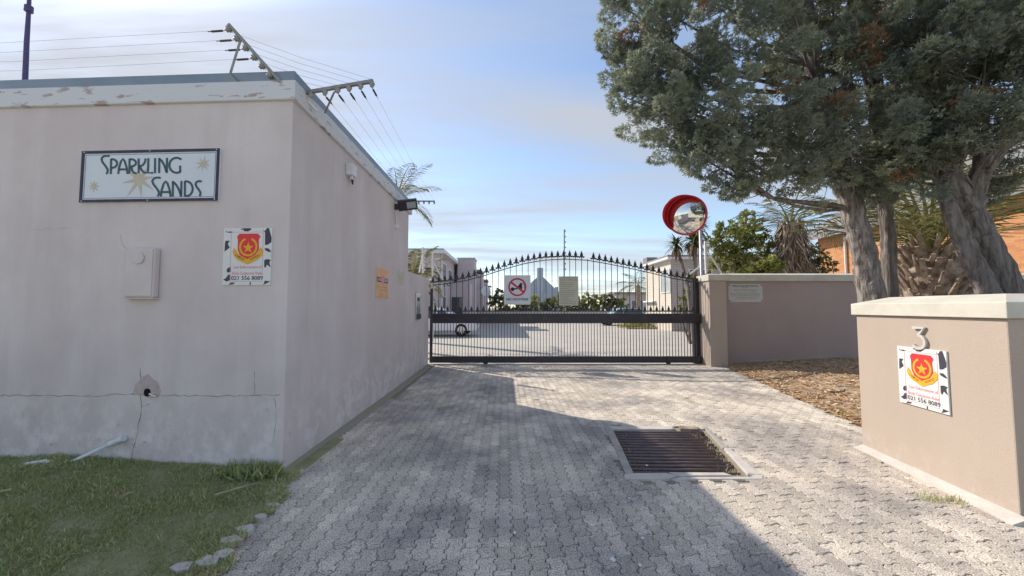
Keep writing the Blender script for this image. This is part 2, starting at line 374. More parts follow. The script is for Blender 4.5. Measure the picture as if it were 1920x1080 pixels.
# ---------------------------------------------------------------- ground, lawn, driveway, beds
mb = MB(); mb.add([(-700, -60, -.42), (700, -60, -.42), (700, 1400, -.42), (-700, 1400, -.42)], [(0,1,2,3)])
tag(mb.build('ground', 'ground_far'), kind='structure')
mb = MB(); mb.add([(-60, -40, -.10), (60, -40, -.10), (60, .25, -.03), (-60, .25, -.03)], [(0,1,2,3)])
tag(mb.build('verge', 'verge_sand'), kind='structure')      # unseen sandy verge and street side behind the viewer, pale to bounce sunlight
# yard beyond the gate
mb = MB(); mb.add([(-9, YG+.12, -.012), (40, YG+.12, -.012), (60, 75, -.012), (-25, 75, -.012)], [(0,1,2,3)])
yard = tag(mb.build('yard_paving', 'yard'), kind='structure')
dA, dB, dC, dD = [G(*p) for p in ((1152, 806), (1328, 812), (1393, 888), (1188, 885))]
hx0, hx1, hy0, hy1 = dD.x-.02, dB.x, dC.y, dA.y    # drain opening
XL = C0.x-.03
mb = MB(); Q4 = [(dD.x, hy0), (dC.x, hy0), (dB.x, hy1), (dA.x, hy1)]; O4 = [(-4.0, -1.5), (9.5, -1.5), (9.5, YG+.116), (-4.0, YG+.116)]
for i in range(4):
    j = (i+1) % 4; mb.add([O4[i]+(-.016,), O4[j]+(-.016,), Q4[j]+(-.016,), Q4[i]+(-.016,)], [(0,1,2,3)])
drive = tag(mb.build('driveway', 'joint_sand'), kind='structure')
# lawn: gently rising towards the wall on the left
lawn_edge = [G(540, 915), G(470, 990), G(395, 1080)]
e0, e1 = lawn_edge[0], lawn_edge[2]
def edge_x(y):
    t = (y-e1.y)/(e0.y-e1.y); return e1.x+(e0.x-e1.x)*t + .04*math.sin(y*9)+.025*math.sin(y*23)
def lawn_z(x, y):
    d = max(0, edge_x(y)-x); return min(.11, .015+.055*d) + .012*math.sin(x*5.1+y*3)*min(1, d*3)
mb = MB(); nx, ny = 60, 50
for j in range(ny+1):
    y = .2+(C0.y+.9-.2)*j/ny
    for i in range(nx+1):
        x = edge_x(min(y, e0.y))-7.5*(i/nx)**1.8
        mb.v.append((x, y, lawn_z(x, min(y, e0.y))-(.03 if i == 0 else 0)))
for j in range(ny):
    for i in range(nx):
        a = j*(nx+1)+i; mb.f.append((a, a+nx+1, a+nx+2, a+1))
lawn = tag(mb.build('lawn', 'lawn_soil', smooth=True), kind='structure')
# grass blades
def noise2(x, y): return (np.sin(x*3.1+1.3*np.sin(y*2.3))+np.sin(y*4.3+1.7*np.sin(x*1.9+.5))+.6*np.sin(x*9+y*7))/2.6
N = 130000
y = RNG.uniform(1.3, C0.y+.25, N); dd = RNG.random(N)**1.3*4.2
ex = np.array([edge_x(min(v, e0.y)) for v in y]); x = ex-dd+.02
wall_y = C0.y+.05*(C0.x-x)
ok = (y < wall_y-.01) & ~((x > C0.x-.1) & (y > C0.y-.02))
nz_ = .45*noise2(x, y)+.75*noise2(x*2.6+1, y*2.6); thin = RNG.random(N) < np.clip(.88+.6*nz_-.3*np.exp(-dd*5), .12, 1)
k = ok & thin; x, y, dd, nz_ = x[k], y[k], dd[k], nz_[k]; N = len(x)
z = np.array([lawn_z(a, min(b, e0.y)) for a, b in zip(x, y)])-.004
hgt = RNG.uniform(.018, .045, N)*(1+.5*nz_); az = RNG.uniform(0, 2*np.pi, N); lean = RNG.uniform(.2, 1.3, N)
d = np.stack([np.cos(az)*np.sin(lean), np.sin(az)*np.sin(lean), np.cos(lean)], 1); s_, n_ = frames(d, RNG.uniform(0, 6.3, N))
T = np.array([[[0, -.07, 0], [0, .07, 0], [.55, .06, .05], [.55, -.06, .05]], [[.55, -.06, .05], [.55, .06, .05], [1, .01, -.12], [1, -.01, -.12]]])
tint = np.clip(.42+.22*nz_+RNG.normal(0, .13, N)+(RNG.random(N) < .14)*.45+.25*np.exp(-dd*4), 0, 1)
o_ = npmesh('grass', instance_quads(T, np.stack([x, y, z], 1), d, s_, n_, hgt), 4, 'grass', None, np.repeat(tint, 2))
tag(o_, 'short patchy green grass growing over the lawn', 'grass', kind='stuff')
def tuft(name, label, pts, n, h, m='grass', spread=.07, tl=.5, group=None):
    B = []; tt = []
    for p in pts:
        k = n; az = RNG.uniform(0, 6.28, k); ln = RNG.uniform(.1, 1.0, k)
        d = np.stack([np.cos(az)*np.sin(ln), np.sin(az)*np.sin(ln), np.cos(ln)], 1); s_, n_ = frames(d, RNG.uniform(0, 6.3, k))
        o0 = np.array(p)+np.stack([RNG.normal(0, spread, k), RNG.normal(0, spread, k), np.zeros(k)-.005], 1)
        B.append(instance_quads(T, o0, d, s_, n_, RNG.uniform(.5, 1, k)*h)); tt.append(np.repeat(np.clip(RNG.normal(tl, .15, k), 0, 1), 2))
    o = npmesh(name, np.concatenate(B), 4, m, None, np.concatenate(tt)); return tag(o, label, 'weed', group, 'stuff')
cpt = front(490, 885)
tuft('grass_clump', 'long green grass clump at the foot of the gatehouse corner', [(cpt.x+dx, cpt.y-.1-.05*abs(dx), .02) for dx in (-.2, -.1, 0, .08, .13)], 110, .15, spread=.05, tl=.5)
tuft('pier_weed', 'yellowish weed at the foot of the lit pier wall', [G(1735, 935), G(1760, 938), G(1790, 940)], 45, .06, spread=.035, tl=.8)
tuft('bed_weed', 'small green weed at the corner of the needle bed', [G(1585, 778)], 60, .07, spread=.05, tl=.65)
# moss strip along the wall, footing along the pier
mb = MB(); a, b = C0-sd*.12, WE
mb.hexa([a+nS*.001+Vector((0,0,-.05)), a+nS*.09+Vector((0,0,-.05)), b+nS*.14+Vector((0,0,-.05)), b+nS*.001+Vector((0,0,-.05))],
        [a+nS*.001+Vector((0,0,.035)), a+nS*.09+Vector((0,0,.004)), b+nS*.14+Vector((0,0,.004)), b+nS*.001+Vector((0,0,.035))])
tag(mb.build('wall_apron', 'moss_strip'), kind='structure')

# pavers: interlocking zigzag blocks laid in stretcher bond along the drive
PW, PL, DZ = .103, .206, .011
def bx(t):                                        # jog of the long joint, period PL/2
    t = (t/(PL/2)) % 1
    return DZ*(1 if t < .35 else 1-2*(t-.35)/.15 if t < .5 else -1 if t < .85 else -1+2*(t-.85)/.15)
def by(t):                                        # S-shape of the short joint
    t = t/PW; return .010*math.sin(2*math.pi*t)
brk = [PL/2*v for v in (0, .35, .5, .85, 1, 1.35, 1.5, 1.85, 2)]
outl = []
for t in brk: outl.append((PW/2+bx(t), t-PL/2+(by(PW/2) if t in (0, PL) else 0)))
for q in (.3, .1, -.1, -.3): outl.append((PW*q+bx(PL), PL/2+by(PW*q)))
for t in brk[::-1]: outl.append((-PW/2+bx(t), t-PL/2))
for q in (-.3, -.1, .1, .3): outl.append((PW*q+bx(0), -PL/2+by(PW*q)))
def shrink(k): return [(a*(1-k/PW*2), b*(1-k/PL*2)) for a, b in outl]
def paver_mesh():
    n = len(outl); r = [[(a, b, -.03) for a, b in shrink(.0022)], [(a, b, -.005) for a, b in shrink(.0022)], [(a, b, 0) for a, b in shrink(.0058)]]
    vs = r[0]+r[1]+r[2]; fs = [tuple(range(2*n, 3*n))]
    for k in range(2):
        for i in range(n): fs.append((k*n+i, k*n+(i+1) % n, (k+1)*n+(i+1) % n, (k+1)*n+i))
    return vs, fs
pv, pf = paver_mesh()
ux = Vector((1, .02, 0)).normalized(); uy = Vector((-.02, 1, 0)).normalized()
bedL = [G(1612, 797), G(1390, 700)]
PIER0, PIER1 = G(1617, 840), G(1915, 980)
def right_x(y):
    a, b = bedL
    if y > a.y: return a.x+(b.x-a.x)*(y-a.y)/(b.y-a.y)
    if y > PIER0.y: return a.x
    return PIER0.x+(PIER1.x-PIER0.x)*(PIER0.y-y)/(PIER0.y-PIER1.y)-.04
cells = []
for i in range(-45, 95):
    for j in range(-2, 62):
        c = ux*(i*PW)+uy*(j*PL+(PL/2 if i % 2 else 0)+.3)
        x, y = c.x, c.y
        if y < .9 or y > YG+.0: continue
        lx = edge_x(y)-.03 if y < C0.y-.1 else (C0+sd*((y-C0.y)/sd.y)).x+.12+.008*(y-C0.y)
        if x < lx or x > right_x(y)-.03: continue
        td = (y-hy0)/(hy1-hy0)
        if dD.x+(dA.x-dD.x)*td-.10 < x < dC.x+(dB.x-dC.x)*td+.10 and hy0-.12 < y < hy1+.12: continue
        cells.append((x, y))
vis = lambda c: (2.1 < c[1]) and abs(c[0])/c[1] < 1.36
cells.sort(key=lambda c: (not vis(c), c[0]**2+c[1]**2))
pm = bpy.data.meshes.new('paver'); pm.from_pydata(pv, [], pf); pm.materials.append(MATS['paver_one'])
rot = math.atan2(uy.y, uy.x)-math.pi/2
off = wloc(drive)
VV = []; FF = []
for q, (x, y) in enumerate(cells):
    dz = random.gauss(0, .0016); tx, ty = random.gauss(0, .008), random.gauss(0, .006); rz = rot+random.gauss(0, .008)
    if q < 300:
        o = bpy.data.objects.new('paver', pm); COL.objects.link(o); o.parent = drive; o.location = Vector((x, y, dz))-off; o.rotation_euler = (tx, ty, rz)
    else:
        M = Matrix.Translation((x, y, dz)) @ Matrix.Rotation(rz, 4, 'Z') @ Matrix.Rotation(tx, 4, 'X') @ Matrix.Rotation(ty, 4, 'Y')
        k = len(VV); VV += [M @ Vector(v) for v in pv]; FF += [tuple(i+k for i in f) for f in pf]
mb = MB(); mb.v = VV; mb.f = FF
tag(mb.build('paver_field', 'paver_many', drive), kind='stuff')
for px, py, s in ((1213, 873, .014), (1180, 935, .011), (1222, 968, .016), (1205, 1010, .012), (1150, 1050, .016), (1200, 1060, .014), (1110, 985, .012), (1125, 880, .012), (1165, 900, .01), (965, 1000, .014), (1075, 920, .008)):
    c = G(px, py); mb = MB(); a0 = random.random()*6; mb.prism([(math.cos(a0+6.283*t/9)*s*random.uniform(.35, 1.3), math.sin(a0+6.283*t/9)*s*random.uniform(.4, 1.6)) for t in range(9)], (Vector((c.x, c.y, 0)), Vector((1,0,0)), Vector((0,1,0))), .001, .0045); mb.build('paint_splash', 'white_plastic', drive)
# pale broken edging slabs between lawn and paving
for i, (px, py, s) in enumerate([(512, 952, .035), (488, 975, .04), (462, 1000, .05), (428, 1022, .05), (420, 1047, .052), (388, 1064, .058), (340, 1076, .05)]):
    c = G(px, py); k = 5; a0 = random.random()*6
    poly = [(math.cos(a0+6.283*t/k)*s*random.uniform(.7, 1.45)*1.25, math.sin(a0+6.283*t/k)*s*random.uniform(.55, 1.15)) for t in range(k)]
    mb = MB(); mb.prism(poly, (Vector((c.x, c.y, 0)), Vector((1,0,0)), Vector((0,1,0))), -.03, .030+.002*i); mb.build('edging_slab', 'concrete_pale', lawn, bevel=.004)
# needle bed on the right
bz = lambda x, y: .0+max(0, min(1, (x-right_x(y))/3))*.16
mb = MB(); nx, ny = 40, 40; y0, y1 = 4.0, YG+.55
for j in range(ny+1):
    y = y0+(y1-y0)*j/ny
    for i in range(nx+1):
        x = right_x(y)+.0+9.5*(i/nx)**1.5
        mb.v.append((x, y, bz(x, y)-.006+(.012*math.sin(x*7+y*3)*math.cos(y*6.1) if i else 0)))
for j in range(ny):
    for i in range(nx): a = j*(nx+1)+i; mb.f.append((a, a+1, a+nx+2, a+nx+1))
bed = tag(mb.build('needle_bed', 'soil', smooth=True), kind='structure')
N = 16000
y = RNG.uniform(4.3, YG+.3, N); rx = np.array([right_x(v) for v in y]); x = rx+RNG.random(N)**1.4*7-.02
z = np.array([bz(a, b) for a, b in zip(x, y)])+RNG.uniform(0, .012, N)
az = RNG.uniform(0, 6.28, N); el = RNG.normal(0, .22, N); d = np.stack([np.cos(az)*np.cos(el), np.sin(az)*np.cos(el), np.sin(el)], 1); s_, n_ = frames(d, RNG.normal(0, .5, N))
Tn = np.array([[[-.5, -.09, 0], [.5, -.06, 0], [.5, .06, .03], [-.5, .09, .03]]])
o_ = npmesh('needle_litter', instance_quads(Tn, np.stack([x, y, z], 1), d, s_, n_, RNG.uniform(.03, .12, N)), 4, 'needles', None, np.clip(RNG.normal(.5, .28, N), 0, 1))
tag(o_, 'orange brown litter of dry needles and bark covering the bed', 'litter', kind='stuff')
# ---------------------------------------------------------------- gatehouse
def ZV(z): return Vector((0, 0, z))
gh = thing('gatehouse', 'mauve plastered flat roofed gatehouse with peeling white fascia', 'building', C0)
C3 = C0+fd*8; C2 = C1+fd*8
def ring(a, b, c, d, z): return [v+ZV(z) for v in (d, a, b, c)]
mb = MB(); mb.hexa(ring(C0, C1, C2, C3, -.3), ring(C0, C1, C2, C3, ZW+.03)); mb.build('wall', 'plaster_mauve', gh, bevel=.012)
ov = .035; fa = C0-fd*ov-sd*ov; fb = C1-fd*ov+sd*.16; fc = C2+sd*.16; fe = C3-sd*ov
mb = MB(); mb.hexa(ring(fa, fb, fc, fe, ZW), ring(fa, fb, fc, fe, ZF)); mb.build('fascia', 'fascia_paint', gh, bevel=.012)
ov = .02; fa = C0-fd*ov-sd*ov; fb = C1-fd*ov+sd*.13; fc = C2+sd*.13; fe = C3-sd*ov
mb = MB(); mb.hexa(ring(fa, fb, fc, fe, ZF), ring(fa, fb, fc, fe, ZR)); mb.build('roof_flashing', 'flashing', gh, bevel=.006)
# cracks in the front plaster
def crack(pts, wd, name='crack', pl=front, nn=nF):
    mb = MB(); P_ = []
    for (x0, y0), (x1, y1) in zip(pts, pts[1:]):
        k = max(2, int(math.hypot(x1-x0, y1-y0)/9))
        for i in range(k): t = i/k; P_.append((x0+(x1-x0)*t+random.uniform(-1.3, 1.3), y0+(y1-y0)*t+random.uniform(-1.6, 1.6)))
    P_.append(pts[-1])
    W = [pl(*p)+nn*.0012 for p in P_]
    for i in range(len(W)-1):
        a, b = W[i], W[i+1]; s = (b-a).cross(nn).normalized(); w0 = wd*random.uniform(.25, 1.0)
        mb.add([a-s*w0, b-s*w0, b+s*w0, a+s*w0], [(0,1,2,3)])
    return mb.build(name, 'crack', gh)
crack([(0, 741), (90, 742), (160, 744), (215, 740), (262, 739)], .0035); crack([(300, 741), (400, 743), (470, 741), (525, 740)], .003)
crack([(264, 690), (262, 740), (265, 765), (256, 820), (246, 862)], .004); crack([(477, 697), (477, 740)], .002); crack([(515, 745), (519, 790), (512, 830)], .002)
crack([(60, 430), (135, 428)], .0012); crack([(225, 440), (232, 462), (246, 470)], .0012)
hp = front(277, 736)
mb = MB(); fr = (hp+nF*.0022, fd*-1, Vector((0,0,1)))
poly = [(-.18,-.02),(-.15,.1),(-.06,.2),(-.01,.23),(.05,.17),(.12,.13),(.16,.02),(.13,-.05),(.03,-.07),(-.08,-.03)]
mb.prism([(a*.8, b*.75) for a, b in poly], (hp, fd*-1, Vector((0,0,1))), -.01, .004); mb.build('render_patch', 'patch', gh, bevel=.002)
mb = MB(); mb.prism([(math.cos(t*.7)*.033, math.sin(t*.7)*.030+(.01 if t < 5 else -.006)) for t in range(9)], (hp, fd*-1, Vector((0,0,1))), -.01, .0065); mb.build('pipe_hole', 'hole', gh)
for px, py in ((277, 757), (271, 827)):
    c = front(px, py); mb = MB(); mb.tube([c-nF*.02, c+nF*.025, c+nF*.03+fd*.01], .009, 8); mb.build('pipe_clip', 'white_plastic', gh)
mb = MB(); mb.tube([front(282, 738)+nF*.01, front(298, 742)+nF*.03], .007, 6); mb.build('pipe_stub', 'pipe_white', gh)
# low wall by the gate
WEe = WE+sd*.02
lw = thing('low_wall', 'low mauve plastered wall between gatehouse and gate with intercom', 'wall', C1)
mb = MB(); a, b = C1+sd*.003-nS*.012, WEe-nS*.012
mb.hexa([b+ZV(-.3), b-nS*.3+ZV(-.3), a-nS*.3+ZV(-.3), a+ZV(-.3)], [b+ZV(ZL), b-nS*.3+ZV(ZL), a-nS*.3+ZV(ZL), a+ZV(ZL)]); mb.build('wall', 'plaster_mauve', lw, bevel=.015)
ic = side(783, 574)
ib = thing('intercom', 'stainless steel intercom panel set in the low wall', 'intercom', ic)
frI = (ic-nS*.01, sd, Vector((0,0,1)))
mb = MB(); mb.prism([(-.2,-.30),(.2,-.30),(.2,.30),(-.2,.30)], frI, -.0, .03); mb.build('plate', 'steel', ib, bevel=.006)
mb = MB(); mb.prism([(-.19,-.30),(.19,-.30),(.19,-.18),(-.19,-.18)], frI, .03, .05); mb.build('lower_panel', 'sign_frame', ib)
mb = MB(); mb.prism([(-.10,.12),(.10,.12),(.10,.2),(-.10,.2)], frI, .03, .036); mb.build('speaker_slot', 'ink', ib)
# ---------------------------------------------------------------- text and flat print
def text_part(name, body, o, ex, ey, size, m, parent, align='CENTER', lift=.003, width=None, thick=.0008, bold=.012):
    cu = bpy.data.curves.new(name, 'FONT'); cu.body = body; cu.size = 1; cu.align_x = align; cu.align_y = 'CENTER'; cu.resolution_u = 3; cu.offset = bold
    ob = bpy.data.objects.new('tmp', cu); COL.objects.link(ob); dg = bpy.context.evaluated_depsgraph_get(); dg.update()
    me = ob.evaluated_get(dg).to_mesh(); vs = [v.co.copy() for v in me.vertices]; fs = [tuple(p.vertices) for p in me.polygons]
    bpy.data.objects.remove(ob); bpy.data.curves.remove(cu)
    xs_ = [v.x for v in vs]; ws = (max(xs_)-min(xs_)) or 1; sx = width/ws if width else size
    nn = ex.cross(ey); mb = MB(); mb.add([o+ex*v.x*sx+ey*v.y*size+nn*lift for v in vs], fs)
    return mb.build(name, m, parent)
def flat(name, polys, fr, lift, m, parent, th=.0008):
    mb = MB()
    for p in polys: mb.prism(p, fr, lift, lift+th)
    return mb.build(name, m, parent)
def circ(cx, cy, r, n=28, a0=0, a1=360): return [(cx+r*math.cos(R(a0+(a1-a0)*i/n)), cy+r*math.sin(R(a0+(a1-a0)*i/n))) for i in range(n+(0 if a1-a0 == 360 else 1))]
def arcband(cx, cy, r0, r1, a0, a1, n=32): return circ(cx, cy, r1, n, a0, a1)+circ(cx, cy, r0, n, a0, a1)[::-1]
def star(cx, cy, R0, r0, k, rot=90, jit=None):
    out = []
    for i in range(2*k):
        rr = (R0*(jit[i//2] if jit else 1)) if i % 2 == 0 else r0; a = R(rot+180*i/k); out.append((cx+rr*math.cos(a), cy+rr*math.sin(a)))
    return out
def stroke(pts, w):                               # constant-width ribbon around a polyline
    L_, R_ = [], []
    for i, p in enumerate(pts):
        a = pts[max(0, i-1)]; b = pts[min(len(pts)-1, i+1)]; dx, dy = b[0]-a[0], b[1]-a[1]; l = math.hypot(dx, dy) or 1; nx_, ny_ = -dy/l*w/2, dx/l*w/2
        L_.append((p[0]+nx_, p[1]+ny_)); R_.append((p[0]-nx_, p[1]-ny_))
    return [[L_[i], L_[i+1], R_[i+1], R_[i]] for i in range(len(pts)-1)]
UPV = Vector((0, 0, 1))
# name board: corners taken from the photo on the front wall
tl, tr, bl_, br = front(160, 285), front(415, 280), front(152, 381), front(412, 377)
ce = (tl+tr+bl_+br)/4; exN = ((tr-tl)+(br-bl_)).normalized(); eyN = nF.cross(exN)*1; eyN = (nF.cross(exN)).normalized()
bw = ((tr-tl).length+(br-bl_).length)/2; bh = ((tl-bl_).length+(tr-br).length)/2
frB = (ce, exN, eyN)
nb = thing('name_board', 'pale blue name board with green lettering and gold stars', 'sign', ce)
rect = lambda x0, y0, x1, y1: [(x0, y0), (x1, y0), (x1, y1), (x0, y1)]
flat('panel', [rect(-bw/2, -bh/2, bw/2, bh/2)], frB, 0, 'sign_white', nb, .018)
b_ = .026
fr_polys = [rect(-bw/2, -bh/2, bw/2, -bh/2+b_), rect(-bw/2, bh/2-b_, bw/2, bh/2), rect(-bw/2, -bh/2+b_, -bw/2+b_, bh/2-b_), rect(bw/2-b_, -bh/2+b_, bw/2, bh/2-b_)]
flat('frame', fr_polys, frB, .0182, 'sign_frame', nb, .006)
q = .038; fr2 = [rect(-bw/2+q, -bh/2+q, bw/2-q, -bh/2+q+.004), rect(-bw/2+q, bh/2-q-.004, bw/2-q, bh/2-q), rect(-bw/2+q, -bh/2+q, -bw/2+q+.004, bh/2-q), rect(bw/2-q-.004, -bh/2+q, bw/2-q, bh/2-q)]
flat('border_line', fr2, frB, .0182, 'letter_green', nb)
for k_ in range(6):
    sx = (-.48, 0, .48)[k_ % 3]*bw; sy = (-.475, .475)[k_//3]*bh
    flat('screw', [circ(sx, sy, .007, 8)], frB, .0244, 'galv', nb, .002)
# zoom-pixel coordinates (1920 x 794 crop of the board) to board metres
def zb(x, y):
    u = (x-(120-(y-80)*.055))/(1700); v = (y-(95-(x-120)*.02))/(630); return ((u-.5)*bw, (.5-v)*bh)
for cx, cy, R0, r0, k_, rot in ((830, 440, 225, 62, 8, 100), (1618, 250, 98, 34, 8, 80), (265, 525, 82, 26, 8, 90)):
    c = zb(cx, cy); sc_ = bw/1700
    jt = [random.uniform(.8, 1.05) for _ in range(8)]
    if R0 > 200: jt = [.45, .9, .95, 1.15, .75, .95, 1.05, .55]; jt = [.5, .92, .98, 1.12, .98, .98, .8, .95]
    flat('gold_star', [star(c[0], c[1], R0*sc_, r0*sc_, k_, rot, jt)], frB, .0190, 'gold', nb)
# art-deco capitals drawn as strokes in a 1 x 1 cell (x scaled by the letter's width)
def arc(cx, cy, rx, ry, a0, a1, n=14): return [(cx+rx*math.cos(R(a0+(a1-a0)*i/n)), cy+ry*math.sin(R(a0+(a1-a0)*i/n))) for i in range(n+1)]
GLY = {'S': (.62, [arc(.72, .78, .55, .20, 60, 180, 10)+[(.3, .62), (.62, .42), (.78, .28)]+arc(.5, .2, .32, .2, 20, -60, 6)]),
 'P': (.42, [[(.08, 0), (.12, 1)], [(.12, .98)]+arc(.3, .70, .65, .28, 88, -90, 14)+[(.1, .42)]]),
 'A': (.62, [[(0, 0), (.08, .4), (.3, .85), (.5, 1), (.7, .85), (.92, .4), (1, 0)], [(.06, .3), (.94, .3)]]),
 'R': (.5, [[(.05, 0), (.05, 1)], [(.05, .98)]+arc(.25, .74, .65, .24, 88, -90, 12)+[(.3, .5)], [(.3, .5), (.4, .2), (.65, .05), (1, .02)]]),
 'K': (.55, [[(.08, 0), (.08, 1)], [(.9, 1), (.82, .75), (.55, .55), (.2, .48)], [(.2, .48), (.45, .2), (.7, .06), (1, .03)]]),
 'L': (.38, [[(.2, 1), (.12, .03), (1, .03)]]), 'I': (.16, [[(.5, 1), (.4, 0)]]),
 'N': (.6, [[(.05, 0), (.08, 1)], [(.08, .95), (.35, .8), (.65, .5), (.88, .05)], [(.95, 1), (.9, 0)]]),
 'G': (.75, [arc(.62, .5, .58, .48, 50, 300, 20)+[(.9, .06), (.9, .48)]]),
 'D': (.58, [[(.08, 0), (.1, 1)], [(.1, .98)]+arc(.25, .5, .7, .48, 85, -88, 16)+[(.08, .02)]])}
def deco(word, cells_, wd):
    for ch, (x0, x1, yb, yt) in zip(word, cells_):
        _, strokes = GLY[ch]; polys = []
        for s in strokes:
            pts = []
            for a, b in s: X = x0+(x1-x0)*a; Y = yb+(yt-yb)*b; pts.append(zb(X, Y))
            polys += stroke(pts, wd)
        flat('letter', polys, frB, .0205, 'letter_green', nb)
wd = 24*bw/1700
deco('SPARKLING', [(340, 460, 380, 145), (470, 560, 375, 190), (570, 685, 373, 190), (705, 800, 370, 190), (815, 920, 366, 185), (930, 1000, 365, 180), (1010, 1045, 364, 180), (1070, 1180, 362, 177), (1195, 1350, 362, 172)], wd)
deco('SANDS', [(970, 1095, 650, 412), (1095, 1215, 648, 462), (1235, 1355, 646, 458), (1380, 1490, 643, 458), (1505, 1595, 643, 455)], wd)

# patrol notice (two alike boards, on the front wall and on the pier)
def patrol(o, ex, ey, w_, h_, label):
    root = thing('patrol_sign', label, 'sign', o, 'patrol notices'); fr = (o, ex, ey)
    flat('panel', [rect(-w_/2, -h_/2, w_/2, h_/2)], fr, 0, 'sign_white_bright', root, .012)
    def z(x, y): return (((x-95-(y-65)*-.045)/785-.5)*w_, (.5-(y-65)/930)*h_)
    C = [[(125,100),(145,125),(200,118),(255,128),(200,142),(130,132)], [(370,75),(430,68),(540,68),(535,95),(490,120),(420,118),(415,90),(385,95)],
     [(735,95),(760,120),(800,70),(830,68),(875,230),(865,300),(800,345),(762,345),(765,135),(740,118)], [(118,270),(190,272),(155,320),(185,385),(100,450),(108,330)],
     [(755,400),(810,398),(845,430),(870,465),(820,460),(765,432)], [(748,590),(800,575),(860,590),(830,625),(835,660),(860,710),(820,690),(790,665),(765,720),(745,700)],
     [(200,700),(200,780),(150,795),(130,765),(150,720)], [(160,825),(195,830),(192,915),(130,938),(75,905),(120,885)], [(195,955),(265,955),(250,980),(165,992)],
     [(508,948),(528,948),(525,992),(505,992)], [(750,925),(840,938),(790,965),(725,992),(745,955)]]
    Cp = []
    for c in C:                       # clip to the board
        Cp.append([(max(-w_/2+.001, min(w_/2-.001, a)), max(-h_/2+.001, min(h_/2-.001, b))) for a, b in (z(*p) for p in c)])
    for c in Cp: flat('hide_patch', [c], fr, .0122, 'cow_black', root)
    x0, y1 = z(215, 130); x1, y0 = z(745, 940); t_ = .003
    x0 = -w_*.345; x1 = w_*.33
    flat('border_line', [rect(x0, y0, x1, y0+t_), rect(x0, y1-t_, x1, y1), rect(x0, y0, x0+t_, y1), rect(x1-t_, y0, x1, y1)], fr, .0124, 'sign_pink', root)
    flat('shield', [[z(*p) for p in ((350,158),(645,158),(690,205),(660,265),(665,420),(600,510),(475,575),(350,510),(315,420),(322,265),(308,205))]], fr, .0126, 'sign_red', root)
    c = z(492, 375); k = w_/785
    flat('horseshoe', [arcband(c[0], c[1], 118*k, 150*k, 112, 428)], fr, .0137, 'sign_yellow', root)
    c = z(490, 390); flat('star', [star(c[0], c[1], 95*k, 38*k, 5)], fr, .0139, 'sign_yellow', root)
    flat('banner', [[z(*p) for p in ((290,430),(330,500),(475,575),(620,500),(670,430),(690,385),(735,430),(715,510),(640,585),(475,662),(310,585),(250,510),(235,450),(262,390))]], fr, .0141, 'sign_yellow', root)
    nn = ex.cross(ey)
    for body, cx, cy, an in (('COMPLEX', 352, 548, -28), ('PATROLS', 600, 548, 28)):
        c = z(cx, cy); e1_ = ex*math.cos(R(an))+ey*math.sin(R(an)); e2_ = nn.cross(e1_)
        text_part('lettering', body, o+ex*c[0]+ey*c[1], e1_, e2_, 46*k, 'ink', root, lift=.0151, width=165*k)
    for body, cx, cy, sz, wd_, m in (('Law Enforcement of', 472, 705, 62, 455, 'sign_pink'), ('Body Corporate Rules', 468, 805, 62, 495, 'sign_pink'), ('021 556 8089', 465, 885, 84, 515, 'ink')):
        c = z(cx, cy); text_part('lettering', body, o+ex*c[0]+ey*c[1], ex, ey, sz*k*1.05, m, root, lift=.0132, width=wd_*k)
    return root
pts = [front(422, 428), front(512, 428), front(418, 534), front(508, 535)]
pc = sum(pts, Vector())/4; pw = ((pts[1]-pts[0]).length+(pts[3]-pts[2]).length)/2; ph = ((pts[0]-pts[2]).length+(pts[1]-pts[3]).length)/2
patrol(pc, exN, eyN, pw, ph, 'black and white patrol notice with red shield on the gatehouse wall')

# meter box
a, b = front(249, 467), front(298, 558); mc = (a+b)/2; bw_, bh_ = abs((b-a).dot(exN)), abs(a.z-b.z)
mbx = thing('meter_box', 'painted mauve meter box with round knob on the gatehouse front', 'meter box', mc); frM = (mc, exN, UPV)
mb = MB(); mb.prism(rect(-bw_/2, -bh_/2, bw_/2, bh_/2), frM, 0, .06); mb.build('box', 'plaster_mauve', mbx, bevel=.012)
mb = MB(); mb.prism(rect(-bw_/2+.012, -bh_/2+.012, bw_/2-.012, bh_/2-.012), frM, .06, .068); mb.build('lid', 'plaster_mauve', mbx, bevel=.006)
mb = MB(); mb.prism(circ(0, bh_*.29, .055, 20), frM, .068, .082); mb.build('knob', 'plaster_mauve', mbx, bevel=.006)
mb = MB(); mb.prism(rect(-bw_/2-.01, -bh_/2-.012, bw_/2+.01, -bh_/2-.001), frM, 0, .066); mb.build('drip_lip', 'cap_cream', mbx)
